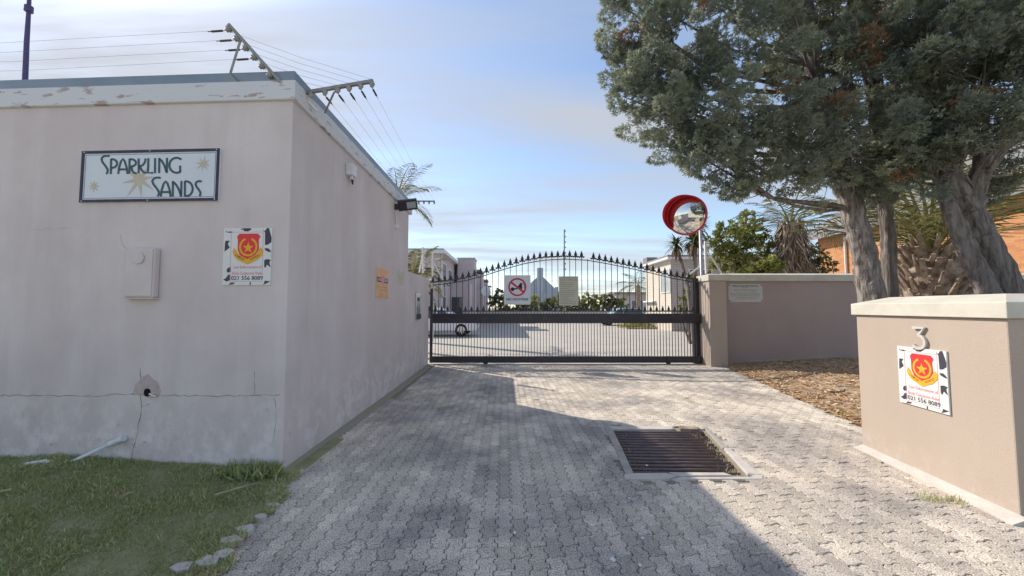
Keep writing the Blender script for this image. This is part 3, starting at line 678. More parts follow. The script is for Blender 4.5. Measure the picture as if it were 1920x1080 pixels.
# broken white pipe on the lawn against the wall
def wp(x, y, d): return front(x, y)+nF*d
pp = thing('broken_pipe', 'broken white plastic pipe lying on the lawn against the wall', 'pipe', wp(140, 860, .12))
mb = MB(); mb.tube([wp(76, 866, .22), wp(100, 854, .21), wp(133, 850, .18)], .017, 10); mb.build('pipe_length', 'pipe_white', pp, smooth=True)
mb = MB(); mb.tube([wp(133, 850, .18), wp(139, 862, .17), wp(146, 866, .165)], .018, 10); mb.build('elbow', 'pipe_white', pp, smooth=True)
mb = MB(); mb.tube([wp(146, 866, .165), wp(218, 829, .05)], .016, 10); mb.build('pipe_length', 'pipe_white', pp, smooth=True)
mb = MB(); mb.tube([wp(216, 830, .05), wp(241, 819, .04)], .027, 10); mb.build('socket', 'pipe_white', pp)
for nm, lb, p in (('stick', 'pale straight stick lying in the grass near the gatehouse corner', [(403, 928), (440, 917), (487, 904)]), ('stick', 'short pale splinter lying in the middle of the lawn', [(226, 933), (240, 925), (253, 922)]), ('stick', 'thin dry straw lying at the worn left of the lawn', [(0, 922), (22, 917)])):
    W = []
    for q in p:
        g = G(*q); g = G(q[0], q[1], lawn_z(g.x, g.y)+.045); W.append(g)
    mb = MB(); mb.tube(W, [.009, .008, .003][:len(W)], 6); o = mb.build(nm, 'twig'); tag(o, lb, 'stick')
# fittings on the side wall
sp_ = side(652, 322); al = thing('alarm_sensor', 'small white sensor housing high on the gatehouse side wall', 'sensor', sp_)
mb = MB(); f_ = (sp_, sd, UPV); mb.prism(rect(-.075, -.06, .075, .09), f_, 0, .09); mb.build('housing', 'white_plastic', al, bevel=.012)
mb = MB(); mb.tube([sp_+nS*.05-ZV(.06), sp_+nS*.05-ZV(.1)], .02, 10); mb.build('lens', 'white_plastic', al)
mb = MB(); mb.tube([sp_+nS*.05-ZV(.09), sp_+nS*.05-ZV(.14)+sd*.03, sp_+nS*.04-ZV(.14)+sd*.07, sp_+nS*.03-ZV(.05)+sd*.09], .008, 6); mb.build('cable', 'ink', al)
fp = side(740, 388); fl = thing('floodlight', 'black floodlight under the fascia of the gatehouse side', 'lamp', fp)
mb = MB(); mb.bar(fp, fp+nS*.08, .05, .10); mb.build('bracket', 'black_metal', fl)
cfl = fp+nS*.24+ZV(.03); nl_ = (nS*.35-sd*.75-ZV(.55)).normalized(); ul_ = (nS-nl_*nS.dot(nl_)).normalized(); vl_ = nl_.cross(ul_)
mb = MB(); mb.prism([(-.17, -.10), (.17, -.10), (.17, .10), (-.17, .10)], (cfl, ul_, vl_), -.07, 0); mb.build('housing', 'black_metal', fl, bevel=.012)
mb = MB(); mb.prism([(-.02, -.06), (.14, -.06), (.14, .06), (-.02, .06)], (cfl, ul_, vl_), .001, .005); mb.build('glass', 'glass_pale', fl)
mb = MB(); mb.tube([side(741, 398)+nS*.015, side(741, 420)+nS*.015], .014, 8); mb.build('conduit', 'white_plastic', fl)
mb = MB(); q_ = side(741, 424); mb.lathe([(0, .05), (.045, .05), (.05, .0)], q_, nS, 14); mb.build('junction_box', 'white_plastic', fl)
def wallsign(name, label, corners, pl, nn, m, th=.006):
    c = [pl(*p) for p in corners]; ce_ = sum(c, Vector())/4; w_ = ((c[1]-c[0]).length+(c[3]-c[2]).length)/2; h_ = ((c[0]-c[2]).length+(c[1]-c[3]).length)/2
    ex = ((c[1]-c[0])+(c[3]-c[2])); ex.z = 0; ex.normalize(); ey = nn.cross(ex); root = thing(name, label, 'sign', ce_)
    flat('panel', [rect(-w_/2, -h_/2, w_/2, h_/2)], (ce_, ex, ey), 0, m, root, th); return root, (ce_, ex, ey), w_, h_
def lines(root, fr, w_, h_, rows, lift, m='faded_ink', t_=.012):
    P_ = []
    for v, a, b in rows:                          # row height, start, end as fractions; broken into words
        x = a
        while x < b-.01:
            l = random.uniform(.04, .11); e = min(b, x+l); P_.append(rect((x-.5)*w_, (.5-v)*h_-t_*h_/2, (e-.5)*w_, (.5-v)*h_+t_*h_/2)); x = e+.018
    tag(flat('small_print', P_, fr, lift, m, root), kind='stuff')
r_, f_, w_, h_ = wallsign('armed_response_sign', 'orange security company board on the gatehouse side wall', [(705, 502), (728, 507), (704, 559), (727, 560)], side, nS, 'sign_orange')
flat('name_plate', [rect(-w_*.46, .04*h_, w_*.46, .2*h_)], f_, .0065, 'ink', r_)
text_part('lettering', 'LINE', f_[0]+f_[1]*(-w_*.25)+UPV*(.12*h_), f_[1], f_[2], h_*.15, 'sign_white_bright', r_, lift=.008, width=w_*.36)
text_part('lettering', 'FIRE', f_[0]+f_[1]*(w_*.25)+UPV*(.12*h_), f_[1], f_[2], h_*.15, 'sign_white_bright', r_, lift=.008, width=w_*.36)
flat('emblem', [circ(0, .12*h_, w_*.13, 18)], f_, .009, 'sign_pink', r_)
lines(r_, f_, w_, h_, [(.62, .1, .9), (.72, .2, .95), (.88, .3, .75), (.95, .05, .95)], .0068)
r_, f_, w_, h_ = wallsign('paper_notice', 'small cream paper notice beside the orange security board', [(745, 508), (757, 510), (745, 533), (757, 534)], side, nS, 'paper_cream', .003)
lines(r_, f_, w_, h_, [(.3, .2, .8), (.48, .1, .9), (.6, .15, .85), (.85, .2, .8)], .0036)

# antenna pole and electric fence on the roof
pt = [P(47, 152, 4.6), P(50, 80, 4.6), P(54, 18, 4.6), P(56, -40, 4.6)]
an = thing('antenna_mast', 'dark violet mast rising from the gatehouse roof', 'mast', Vector((pt[0].x, pt[0].y, ZR)))
mb = MB(); mb.tube([Vector((pt[0].x, pt[0].y, ZR-.02))]+pt, [.026, .026, .024, .02, .018], 10); mb.build('pole', 'antenna', an, smooth=True)
mb = MB(); mb.tube([pt[2]-ZV(.03), pt[2]+ZV(.045)], .04, 10); mb.bar(pt[2]-fd*-.04, pt[2]+fd*.06, .02); mb.build('clamp', 'antenna', an)
def insul(mb, c, ax, r=.026):
    ax = Vector(ax).normalized(); mb.lathe([(0, 0), (r*.7, 0), (r, .008), (r*.55, .014), (r*.95, .022), (r*.5, .03), (r*.6, .042), (0, .045)], c, ax, 12)
def strain(mb, a, d): # dark tensioner between insulator and wire
    mb.tube([a, a+d*.03, a+d*.04, a+d*.14, a+d*.15, a+d*.18], [.003, .003, .010, .010, .004, .003], 6)
B1a, B1b = front(530, 158)+nF*.02, P(429, 46, C0.y-.12)
b1 = thing('fence_bracket', 'tall leaning electric fence bracket at the gatehouse roof corner', 'fence bracket', B1a)
mb = MB(); mb.bar(B1a, B1b, .028, .028); mb.build('arm', 'bracket_metal', b1)
mb = MB(); s0 = front(450, 155)+nF*.02; st_ = B1a.lerp(B1b, .77); mb.tube([s0, Vector((s0.x, st_.y, s0.z+.02)), st_], .010, 6); mb.build('strut', 'bracket_metal', b1)
ends1 = []
for k_, t_ in enumerate((.95, .79, .63, .47, .32, .17)):
    c = B1a.lerp(B1b, t_); mb = MB(); ax = (fd*.9-ZV(.5)).normalized(); insul(mb, c+ax*.014, ax, .034); mb.build('insulator', 'insulator', b1, smooth=True); ends1.append(c+ax*.055)
for k_ in range(4):
    a = ends1[k_]; mb = MB(); strain(mb, a, (fd-ZV(.03)).normalized()); mb.build('tensioner', 'twig_dark', b1)
    mb = MB(); e = a+fd*4.6+ZV(-.02+.0*k_); mb.tube([a+fd*.16, a.lerp(e, .5)-ZV(.03), e], .0013, 4); mb.build('wire', 'wire', b1)
B2a, B2b = P(566, 175, C0.y+.16), P(700, 152, C0.y+.16)
b2 = thing('fence_bracket', 'level electric fence bracket reaching out over the driveway', 'fence bracket', B2a)
mb = MB(); mb.bar(B2a, B2b, .03, .03); mb.build('arm', 'bracket_metal', b2)
mb = MB(); mb.tube([B2a.lerp(B2b, .52)-ZV(.015), B2a.lerp(B2b, .45)-ZV(.05)-sd*.0, P(609, 212, C0.y+.30)], .009, 6); mb.build('strut', 'bracket_metal', b2)
mb = MB(); mb.tube([P(577, 178, C0.y+.2), P(580, 192, C0.y+.22), P(592, 205, C0.y+.25), P(594, 208, C0.y+.26)], .016, 8); mb.build('conduit', 'white_plastic', b2)
B3a = side(752, 377)+nS*.03; B3b = B3a+nS*.62+ZV(.0)
b3 = thing('fence_bracket', 'far electric fence bracket at the end of the gatehouse fascia', 'fence bracket', B3a)
mb = MB(); mb.bar(B3a, B3b, .022, .022); mb.build('arm', 'bracket_metal', b3)
for k_, t_ in enumerate((.98, .82, .66, .50, .32, .13)):
    c = B2a.lerp(B2b, t_); mb = MB(); insul(mb, c-ZV(.014), (0, 0, -1), .03); mb.build('insulator', 'insulator', b2, smooth=True)
    a = c-ZV(.06); e = B3a.lerp(B3b, t_); dd_ = (e-a).normalized()
    if k_ < 5:
        mb = MB(); strain(mb, a, dd_); mb.build('tensioner', 'twig_dark', b2); mb = MB(); mb.tube([a+dd_*.16, a.lerp(e, .5)-ZV(.02), e], .0013, 4); mb.build('wire', 'wire', b2)
        mb = MB(); a2 = ends1[k_]; mb.tube([a2, a2.lerp(c, .5)-ZV(.01), c+ZV(.02)], .0013, 4); mb.build('wire', 'wire', b1)
        mb = MB(); insul(mb, e-ZV(.014), (0, 0, -1), .022); mb.build('insulator', 'insulator', b3)
# ---------------------------------------------------------------- sliding gate
GX0, GX1 = gate(808, 600).x, gate(1314, 600).x
zb0, zb1 = gate(1000, 606).z, gate(1000, 588).z
gt = thing('sliding_gate', 'black steel sliding gate with arched top and spear pickets', 'gate', Vector(((GX0+GX1)/2, YG, 0)))
gz = lambda y: gate(1000, y).z
mb = MB(); mb.box(GX0, GX1, YG-.04, YG+.04, zb0, zb1); mb.build('beam', 'beam_metal', gt, bevel=.012)
mb = MB(); mb.box(GX0, GX1, YG-.035, YG+.035, gz(680), gz(668)); mb.build('bottom_rail', 'black_metal', gt, bevel=.008)
mb = MB(); mb.box(GX0-.02, GX0+.045, YG-.042, YG+.042, gz(680)-.002, gz(541)); mb.build('end_post', 'black_metal', gt, bevel=.006)
arch_px = [(808, 535), (830, 533), (870, 527), (905, 518), (945, 505), (985, 494), (1020, 488), (1060, 486), (1100, 488), (1140, 495), (1180, 503), (1220, 512), (1260, 522), (1312, 531)]
AX = np.array([p[0] for p in arch_px]); AY = np.array([p[1] for p in arch_px])
arch = lambda px: float(np.interp(px, AX, AY))
mb = MB(); mb.tube([gate(x, arch(x))-Vector((0, .02, 0)) for x in np.linspace(811, 1312, 60)], .012, 6); mb.build('arch_rail', 'black_metal', gt)
def fleur(sc):
    o = [(-.008, 0), (-.012, .03), (-.05, .012), (-.066, .03), (-.064, .06), (-.045, .05), (-.028, .055), (-.034, .075), (-.03, .10), (-.016, .135), (0, .185)]
    poly = o+[(-x, y) for x, y in o[::-1][1:]]
    m = MB(); m.prism([(a*sc, b*sc) for a, b in poly], (Vector((0, .009*sc, 0)), Vector((1,0,0)), Vector((0,0,1))), -.0, .018*sc); return m
fm = fleur(1.2).build('finial', 'black_metal'); fs = fleur(1.0).build('finial', 'black_metal')
for o in (fm, fs): o.data.transform(Matrix.Translation(o.location)); o.location = (0, 0, 0)
mb = MB(); mb.box(-.0078, .0078, -.0078, .0078, 0, 1); pk = mb.build('picket', 'black_metal')
pk.data.transform(Matrix.Translation(pk.location))
go = wloc(gt); n = 0; first = True
for k_ in range(45):
    px = 811+k_*11.22
    x = gate(px, 600).x; zt = gate(px, arch(px)-3).z
    if px > 1300: zt = gate(px, 528).z
    for z0, z1 in ((gz(668), zb0), (zb1, zt)):
        c = pk.copy(); COL.objects.link(c); c.parent = gt; c.location = Vector((x, YG, z0))-go; c.scale = (1, 1, z1-z0); last = c
    if k_ not in (26,):
        f = fm.copy(); COL.objects.link(f); f.parent = gt; f.location = Vector((x, YG, zt-.004))-go
    if k_ < 44:
        xs_ = gate(px+5.6, 600).x
        for z0, z1 in ((gz(668), zb0), (zb1, zb1+.045)):
            c = pk.copy(); COL.objects.link(c); c.parent = gt; c.location = Vector((xs_, YG, z0))-go; c.scale = (.85, .85, z1-z0); c.name = 'short_picket'
        f = fs.copy(); COL.objects.link(f); f.parent = gt; f.location = Vector((xs_, YG, zb1+.03))-go
for o in (fm, fs, pk): bpy.data.objects.remove(o)
for px in (911, 1251):
    x = gate(px, 600).x; c = Vector((x, YG-.01, .075)); mb = MB(); mb.lathe([(0, -.03), (.07, -.03), (.075, -.012), (.06, 0), (.075, .012), (.07, .03), (0, .03)], c, (0, 1, 0), 20); wh = mb.build('wheel', 'black_metal', gt)
    mb = MB(); mb.box(x-.05, x+.05, YG-.05, YG-.036, .06, .22); mb.build('wheel_bracket', 'black_metal', gt)
mb = MB(); mb.box(GX0-.2, GX1+2.5, YG-.02, YG+.02, -.02, .012); o = mb.build('gate_track', 'galv'); tag(o, 'steel track rail set across the paving under the gate', 'rail')
mb = MB(); mb.box(GX0-.22, GX1+.35, YG-.16, YG+.12, -.05, .003); tag(mb.build('gate_sill', 'concrete_pale'), kind='structure')
# catch post and guide at the right end
gp = thing('gate_post', 'dark square steel post behind the right end of the gate', 'post', P(1304, 676, YG+.15))
xq = P(1304, 600, YG+.15).x
mb = MB(); mb.box(xq-.08, xq+.08, YG+.08, YG+.22, -.05, gate(1304, 524).z); mb.build('post', 'black_metal', gp, bevel=.01)
mb = MB(); mb.box(xq-.10, xq+.10, YG+.07, YG+.23, gate(1304, 524).z, gate(1304, 521).z); mb.build('cap', 'black_metal', gp)
mb = MB(); mb.tube([Vector((xq+.08, YG+.1, .85)), Vector((xq+.16, YG+.0, .95)), Vector((xq+.2, YG-.02, 1.1))], .02, 6); mb.build('guide_arm', 'black_metal', gp)
# left latch block on the low wall
mb = MB(); a = gate(804, 578); mb.box(a.x-.06, a.x+.09, YG-.12, YG-.05, a.z-.05, a.z+.05); tag(mb.build('gate_latch', 'black_metal', bevel=.008), 'black latch block beside the left end of the gate', 'latch')
mb = MB(); a = gate(801, 633); mb.box(a.x-.05, a.x+.01, YG-.14, YG-.06, a.z-.13, a.z+.13); tag(mb.build('gate_sensor', 'black_metal', bevel=.008), 'small black sensor low on the wall end beside the gate', 'sensor')
# boards on the gate
def gsign(name, label, x0, y0, x1, y1, m):
    a, b = P(x0, y0, YG-.05), P(x1, y1, YG-.05); c = (a+b)/2; c.y = YG-.016; w_, h_ = b.x-a.x, a.z-b.z
    root = thing(name, label, 'sign', c); fr = (c, Vector((1,0,0)), UPV); flat('panel', [rect(-w_/2, -h_/2, w_/2, h_/2)], fr, 0, m, root, .012); return root, fr, w_, h_
r_, f_, w_, h_ = gsign('no_hooting_sign', 'white board on the gate reading NO HOOTING with crossed horn', 945, 516, 995, 571, 'sign_white')
bx_ = .012; flat('edge_trim', [rect(-w_/2, -h_/2, w_/2, -h_/2+bx_), rect(-w_/2, h_/2-bx_, w_/2, h_/2), rect(-w_/2, -h_/2+bx_, -w_/2+bx_, h_/2-bx_), rect(w_/2-bx_, -h_/2+bx_, w_/2, h_/2-bx_)], f_, .0121, 'white_trim', r_, .004)
k = w_/500; cy = .095*h_
flat('horn_bell', [[(-10*k, cy-20*k), (60*k, cy+85*k), (88*k, cy+70*k), (95*k, cy-35*k), (20*k, cy-40*k)], arcband(70*k, cy+10*k, 62*k, 70*k, -30, 80, 10)], f_, .0124, 'ink', r_)
flat('horn_bulb', [circ(-90*k, cy-40*k, 36*k, 18), rect(-70*k, cy-45*k, 0, cy-20*k)], f_, .0124, 'ink', r_)
flat('red_ring', [arcband(0, cy, 140*k, 172*k, 0, 359.9, 44)], f_, .0136, 'stop_red', r_)
ca, sa = math.cos(R(-38)), math.sin(R(-38)); flat('red_bar', [[(x*ca-y*sa, cy+x*sa+y*ca) for x, y in ((-150*k, -18*k), (150*k, -18*k), (150*k, 18*k), (-150*k, 18*k))]], f_, .0140, 'stop_red', r_)
text_part('lettering', 'NO HOOTING', f_[0]-UPV*(.325*h_), f_[1], f_[2], .082, 'ink', r_, lift=.0135, width=w_*.82, bold=.035)
r_, f_, w_, h_ = gsign('rules_board', 'cream board of small print hung on the gate pickets', 1048, 518, 1085, 573, 'paper_cream')
text_part('lettering', 'BODY CORPORATE', f_[0]+UPV*(.37*h_), f_[1], f_[2], .05, 'faded_ink', r_, lift=.0135, width=w_*.85)
lines(r_, f_, w_, h_, [(.05, .1, .9)]+[(.22+.065*i, .06, random.uniform(.5, .95)) for i in range(12)], .0125, t_=.018)

# ---------------------------------------------------------------- right boundary wall and gate pillar
YW = YG+.05
zc0, zc1 = P(1450, 527, YW).z, P(1450, 513.5, YW).z
wr = thing('boundary_wall', 'taupe plastered boundary wall with cream coping right of the gate', 'wall', Vector((P(1480, 600, YW).x, YW, 0)))
x0 = P(1358, 600, YW).x
mb = MB(); mb.box(x0, 17, YW, YW+.23, -.3, zc0); mb.build('wall', 'plaster_taupe', wr)
mb = MB(); mb.box(x0+.002, 17, YW-.05, YW+.28, zc0, zc1-.03); mb.add([(x0+.002, YW-.05, zc1-.03), (17, YW-.05, zc1-.03), (17, YW+.115, zc1+.02), (x0+.002, YW+.115, zc1+.02), (x0+.002, YW+.28, zc1-.03), (17, YW+.28, zc1-.03)], [(0,1,2,3), (3,2,5,4), (0,3,4), (1,5,2)]); mb.build('coping', 'cap_cream', wr)
N_ = 60; mb = MB()
for i in range(N_+1):
    x = x0+(8.6-x0)*i/N_*1.0+0; mb.v += [(x, YW-.004, -.1), (x, YW-.004, bz(x, YW)+.045+.02*math.sin(x*4)+.012*math.sin(x*11))]
for i in range(N_): mb.f.append((2*i, 2*i+2, 2*i+3, 2*i+1))
mb.build('bare_plaster_foot', 'plaster_pier', wr)
px0, px1 = P(1322, 600, YG-.2).x, P(1357, 600, YG-.3).x
pl_ = thing('gate_pillar', 'square taupe gate pillar with cream pyramid cap', 'pillar', Vector(((px0+px1)/2, YG-.1, 0)))
zt = P(1340, 527, YG-.25).z
yp0, yp1 = G(1355, 688).y, YG+.3
mb = MB(); mb.box(px0, px1, yp0, yp1, -.3, zt); mb.build('shaft', 'plaster_pier', pl_, bevel=.008)
mb = MB(); e_ = .03; zc = zt+.15; mb.box(px0-e_, px1+e_, yp0-e_, yp1+e_, zt, zc); xm, ym = (px0+px1)/2, (yp0+yp1)/2
mb.add([(px0-e_, yp0-e_, zc), (px1+e_, yp0-e_, zc), (px1+e_, yp1+e_, zc), (px0-e_, yp1+e_, zc), (xm, ym, zc+.06)], [(0,1,4), (1,2,4), (2,3,4), (3,0,4)]); mb.build('cap', 'cap_cream', pl_)
r_, f_, w_, h_ = wallsign('wall_notice', 'white printed notice screwed to the taupe boundary wall', [(1364, 533), (1429, 532), (1367, 567), (1430, 566)], lambda x, y: P(x, y, YW), Vector((0, -1, 0)), 'paper_grey', .008)
text_part('lettering', 'SPARKLING SANDS BODY CORPORATE', f_[0]+UPV*(.38*h_), f_[1], f_[2], .07, 'ink', r_, lift=.009, width=w_*.76)
lines(r_, f_, w_, h_, [(.2, .38, .62), (.3, .2, .8), (.36, .15, .85), (.45, .22, .78), (.54, .06, .94), (.6, .08, .92), (.66, .08, .9), (.74, .2, .8), (.82, .15, .85)], .0085, t_=.022)
for sx in (-.47, .47):
    for sy in (-.43, .43): flat('screw', [circ(sx*w_, sy*h_, .018, 8)], f_, .0082, 'ink', r_, .004)

# ---------------------------------------------------------------- convex mirror on its pole
mp0 = G(1318, 683); mc_ = P(1288, 404, mp0.y); mr_ = (P(1323, 404, mp0.y).x-P(1252, 404, mp0.y).x)/2*1.0
mi = thing('traffic_mirror', 'round convex traffic mirror with red hood on a galvanised pole', 'mirror', Vector((mp0.x, mp0.y, 0)))
xp = P(1317, 560, mp0.y).x
mb = MB(); mb.tube([(xp, mp0.y, -.05), (xp, mp0.y, 1.6), (P(1313.5, 440, mp0.y).x, mp0.y, mc_.z-.1)], .042, 12); mb.build('pole', 'galv', mi, smooth=True)
mb = MB(); mb.bar((xp+.05, mp0.y, 1.0), (xp+.05, mp0.y, 1.9), .07, .05); mb.build('pole_sleeve', 'galv', mi)
nM = Vector((-.66, -.72, -.16)).normalized(); sM = UPV.cross(nM).normalized(); uM = nM.cross(sM)      # sM points to the picture's right seen from the front
cM = mc_+nM*.06
mb = MB(); prof = []; Rs = mr_*1.7
for i in range(13):
    r = mr_*.97*i/12; prof.append((max(r, .0005), math.sqrt(Rs*Rs-r*r)-math.sqrt(Rs*Rs-mr_*mr_*.94)))
mb.lathe(prof[::-1], cM, nM, 48); mb.build('mirror_face', 'mirror_glass', mi, smooth=True)
mb = MB(); mb.tube([cM+(sM*math.cos(t)+uM*math.sin(t))*mr_ for t in np.linspace(0, 2*math.pi, 49)], .022, 8, caps=False); mb.build('rim', 'mirror_red', mi, smooth=True)
mb = MB(); mb.lathe([(mr_, .0), (mr_*.9, -.07), (.05, -.12), (.001, -.12)], cM, nM, 32); mb.build('back_shell', 'mirror_red', mi, smooth=True)
mb = MB(); n = 36
for i in range(n+1):
    t = i/n; a = R(35+185*t); dpt = .34*(math.sin(math.pi*t)**.6 if 0 < t < 1 else 0)+.01; r = sM*math.cos(a)+uM*math.sin(a)
    # the hood is deepest at the upper left, where it faces the camera's side
    mb.v += [cM+r*(mr_+.018), cM+r*(mr_+.02)+nM*dpt, cM+r*(mr_+.008)+nM*dpt, cM+r*(mr_+.006)]
for i in range(n):
    for q in range(4): mb.f.append((4*i+q, 4*i+(q+1) % 4, 4*i+4+(q+1) % 4, 4*i+4+q))
mb.build('hood', 'mirror_red', mi, smooth=True)
mb = MB(); mb.bar(cM-nM*.1, Vector((P(1313.5, 440, mp0.y).x, mp0.y, mc_.z-.15)), .06, .06); mb.build('bracket', 'galv', mi)

# ---------------------------------------------------------------- pier wall with number 3
A0, A1 = PIER0, PIER1                              # far and near ends of the lit face at the ground
pd = (A0-A1).normalized(); pn = Vector((-pd.y, pd.x, 0))      # along the face (away), outward normal to the drive
pface = lambda x, y: onplane(x, y, A1, pn)
zp = pface(1884, 597).z; zq = pface(1604, 570).z
pr = thing('pier_wall', 'pale taupe entrance wall with sloped cream coping and number 3', 'wall', (A0+A1)/2)
TH = .42; inn = -pn
q0, q1 = A1, A0; q2, q3 = A0+inn*TH, A1+inn*TH+pd*.0
mb = MB()
far = A1+Vector((5.5, .0, 0)); farb = far+Vector((0, .42, 0))
foot = [A1, far, farb, A1+inn*TH+pd*.42, A0+inn*TH, A0]        # L-shaped plan
n = len(foot); mb.add([v+ZV(-.3) for v in foot]+[v+ZV(zp) for v in foot], [tuple(range(n-1, -1, -1)), tuple(range(n, 2*n))]+[(i, (i+1) % n, n+(i+1) % n, n+i) for i in range(n)])
mb.build('wall', 'plaster_pier', pr, bevel=.01)
ovh = .03
def off_foot(e): return [A1+pn*e-pd*e, far+Vector((0, -e, 0)), farb+Vector((0, e, 0)), A1+inn*(TH+e)+pd*(.42+e), A0+inn*(TH+e)+pd*e, A0+pn*e+pd*e]
oa, ob, oc = off_foot(ovh), off_foot(ovh-.002), off_foot(-.19)
zr = P(1760, 555, 3.5).z
mb = MB(); vs = [v+ZV(zp) for v in oa]+[v+ZV(zq) for v in oa]+[v+ZV(max(zr, zq+.06)) for v in oc]
fs_ = [tuple(range(n-1, -1, -1)), tuple(range(2*n, 3*n))]
for k_ in range(2): fs_ += [(k_*n+i, k_*n+(i+1) % n, (k_+1)*n+(i+1) % n, (k_+1)*n+i) for i in range(n)]
mb.add(vs, fs_); mb.build('coping', 'cap_cream', pr, bevel=.006)
mb = MB(); mb.hexa([A1+pn*.1-pd*.05+ZV(-.05), A1+ZV(-.05)-pd*.05, A0+ZV(-.05), A0+pn*.08+ZV(-.05)], [A1+pn*.1-pd*.05+ZV(.006), A1-pd*.05+ZV(.05), A0+ZV(.04), A0+pn*.08+ZV(.006)]); mb.build('footing', 'concrete_pale', pr)
ctr = pface(1727, 634); hN = pface(1727, 614).z-pface(1727, 654).z
ex_ = -pd
num = thing('house_number', 'raised pale grey numeral 3 on the pier wall', 'house number', ctr)
k = hN
s3 = [(-.30*k, .48*k), (.28*k, .48*k), (-.02*k, .13*k)]+[(a*k, b*k) for a, b in arc(-.02, -.18, .31, .31, 80, -150, 16)]
mb = MB()
for p in stroke(s3, .12*k): mb.prism(p, (ctr, ex_, UPV), .004, .024)
mb.build('numeral', 'paper_grey', num)
pts = [pface(1686, 650), pface(1778, 657), pface(1690, 756), pface(1783, 775)]
pc = sum(pts, Vector())/4; w3 = ((pts[1]-pts[0]).length+(pts[3]-pts[2]).length)/2; h3 = ((pts[0]-pts[2]).length+(pts[1]-pts[3]).length)/2
patrol(pc+pn*.002, ex_, UPV, min(w3, pw*1.1), h3, 'black and white patrol notice with red shield below the number 3')

mat('grate_steel', (.12, .10, .11), (.19, .14, .125), 9, .6, .2, 60, metal=.3)
# ---------------------------------------------------------------- drain grate
dr = thing('drain_grate', 'rusty dark bar grate over a storm drain in the paving', 'drain', Vector(((hx0+hx1)/2, (hy0+hy1)/2, 0)))
nb_ = 15
skew = lambda t: dD.x+(dA.x-dD.x)*t                # left edge at fraction t from near to far
for i in range(nb_):
    t = (i+.5)/nb_; y = hy0+(hy1-hy0)*t; xl = skew(t)-.01; xr = dC.x+(dB.x-dC.x)*t
    mb = MB(); mb.tube([(xl-.03, y, -.014), (xr-.02-.05*(i % 3 == 1), y-.02, -.018)], .017, 8); mb.build('grate_bar', 'grate_steel', dr, smooth=True)
mb = MB(); mb.add([q+(-.4,) for q in Q4]+[q+(-.0165,) for q in Q4], [(0,1,2,3), (0,4,5,1), (1,5,6,2), (2,6,7,3), (3,7,4,0)]); mb.build('pit', 'soil', dr)
def slab(poly, z1, m='concrete_pale', nm='concrete_surround'):
    mb = MB(); mb.prism(poly, (Vector((0,0,0)), Vector((1,0,0)), Vector((0,1,0))), -.06, z1); mb.build(nm, m, dr, bevel=.006)
xrr = lambda t: dC.x+(dB.x-dC.x)*t
slab([(skew(1)-.02, hy1+.0), (xrr(1)-.40, hy1-.005), (xrr(1)-.34, hy1+.03), (xrr(1)-.36, hy1+.11), (skew(1)-.05, hy1+.11)], .012)
slab([(skew(1)-.1, hy1+.11), (skew(1)-.06, hy1+.11), (skew(1)-.02, hy1-.01), (skew(.45)-.012, hy0+.45*(hy1-hy0)), (skew(.45)-.09, hy0+.45*(hy1-hy0))], .010, 'concrete')
slab([(skew(.44)-.09, hy0+.44*(hy1-hy0)), (skew(.44)-.012, hy0+.44*(hy1-hy0)), (skew(0)-.01, hy0-.01), (skew(0)-.09, hy0-.03)], .006, 'concrete')
slab([(skew(0)-.12, hy0-.12), (skew(0)-.11, hy0-.035), (skew(0)-.0, hy0-.012), (skew(0)+.28, hy0-.008), (skew(0)+.36, hy0-.06), (skew(0)+.26, hy0-.12)], .012)
slab([(skew(0)+.38, hy0-.07), (skew(0)+.31, hy0-.0), (xrr(0)-.18, hy0-.005), (xrr(0)-.13, hy0-.06)], .014)
slab([(skew(0)+.275, hy0-.12), (skew(0)+.37, hy0-.08), (xrr(0)+.02, hy0-.075), (xrr(0)+.10, hy0-.02), (xrr(0)+.16, hy0-.04), (xrr(0)+.10, hy0-.12)], .007)
slab([(xrr(0)+.03, hy0-.02), (xrr(0)+.15, hy0-.03), (xrr(.5)+.10, (hy0+hy1)/2), (xrr(.5)+.04, (hy0+hy1)/2)], .008)
slab([(xrr(.51)+.03, hy0+.51*(hy1-hy0)), (xrr(.51)+.10, hy0+.51*(hy1-hy0)), (xrr(1)+.10, hy1+.10), (xrr(1)+.06, hy1+.13)], .004, 'concrete')
slab([(xrr(1)-.28, hy1+.01), (xrr(1)-.06, hy1-.02), (xrr(1)-.02, hy1+.09), (xrr(1)-.24, hy1+.13)], .016, 'palm_stub', 'loose_brick')
tuft('drain_weed', 'green weeds growing through the left bars of the drain', [(skew(t)+.06+random.uniform(0, .1), hy0+(hy1-hy0)*t, -.03) for t in (.03, .12, .2, .3, .45, .6, .7, .85)], 10, .06, spread=.04, tl=.55)
tuft('drain_straw', 'dry yellow straw along the right side of the drain', [(dC.x+(dB.x-dC.x)*t-.08+random.uniform(-.06, .05), hy0+(hy1-hy0)*t, -.02) for t in np.linspace(-.05, 1.1, 12)], 16, .05, spread=.035, tl=.9)
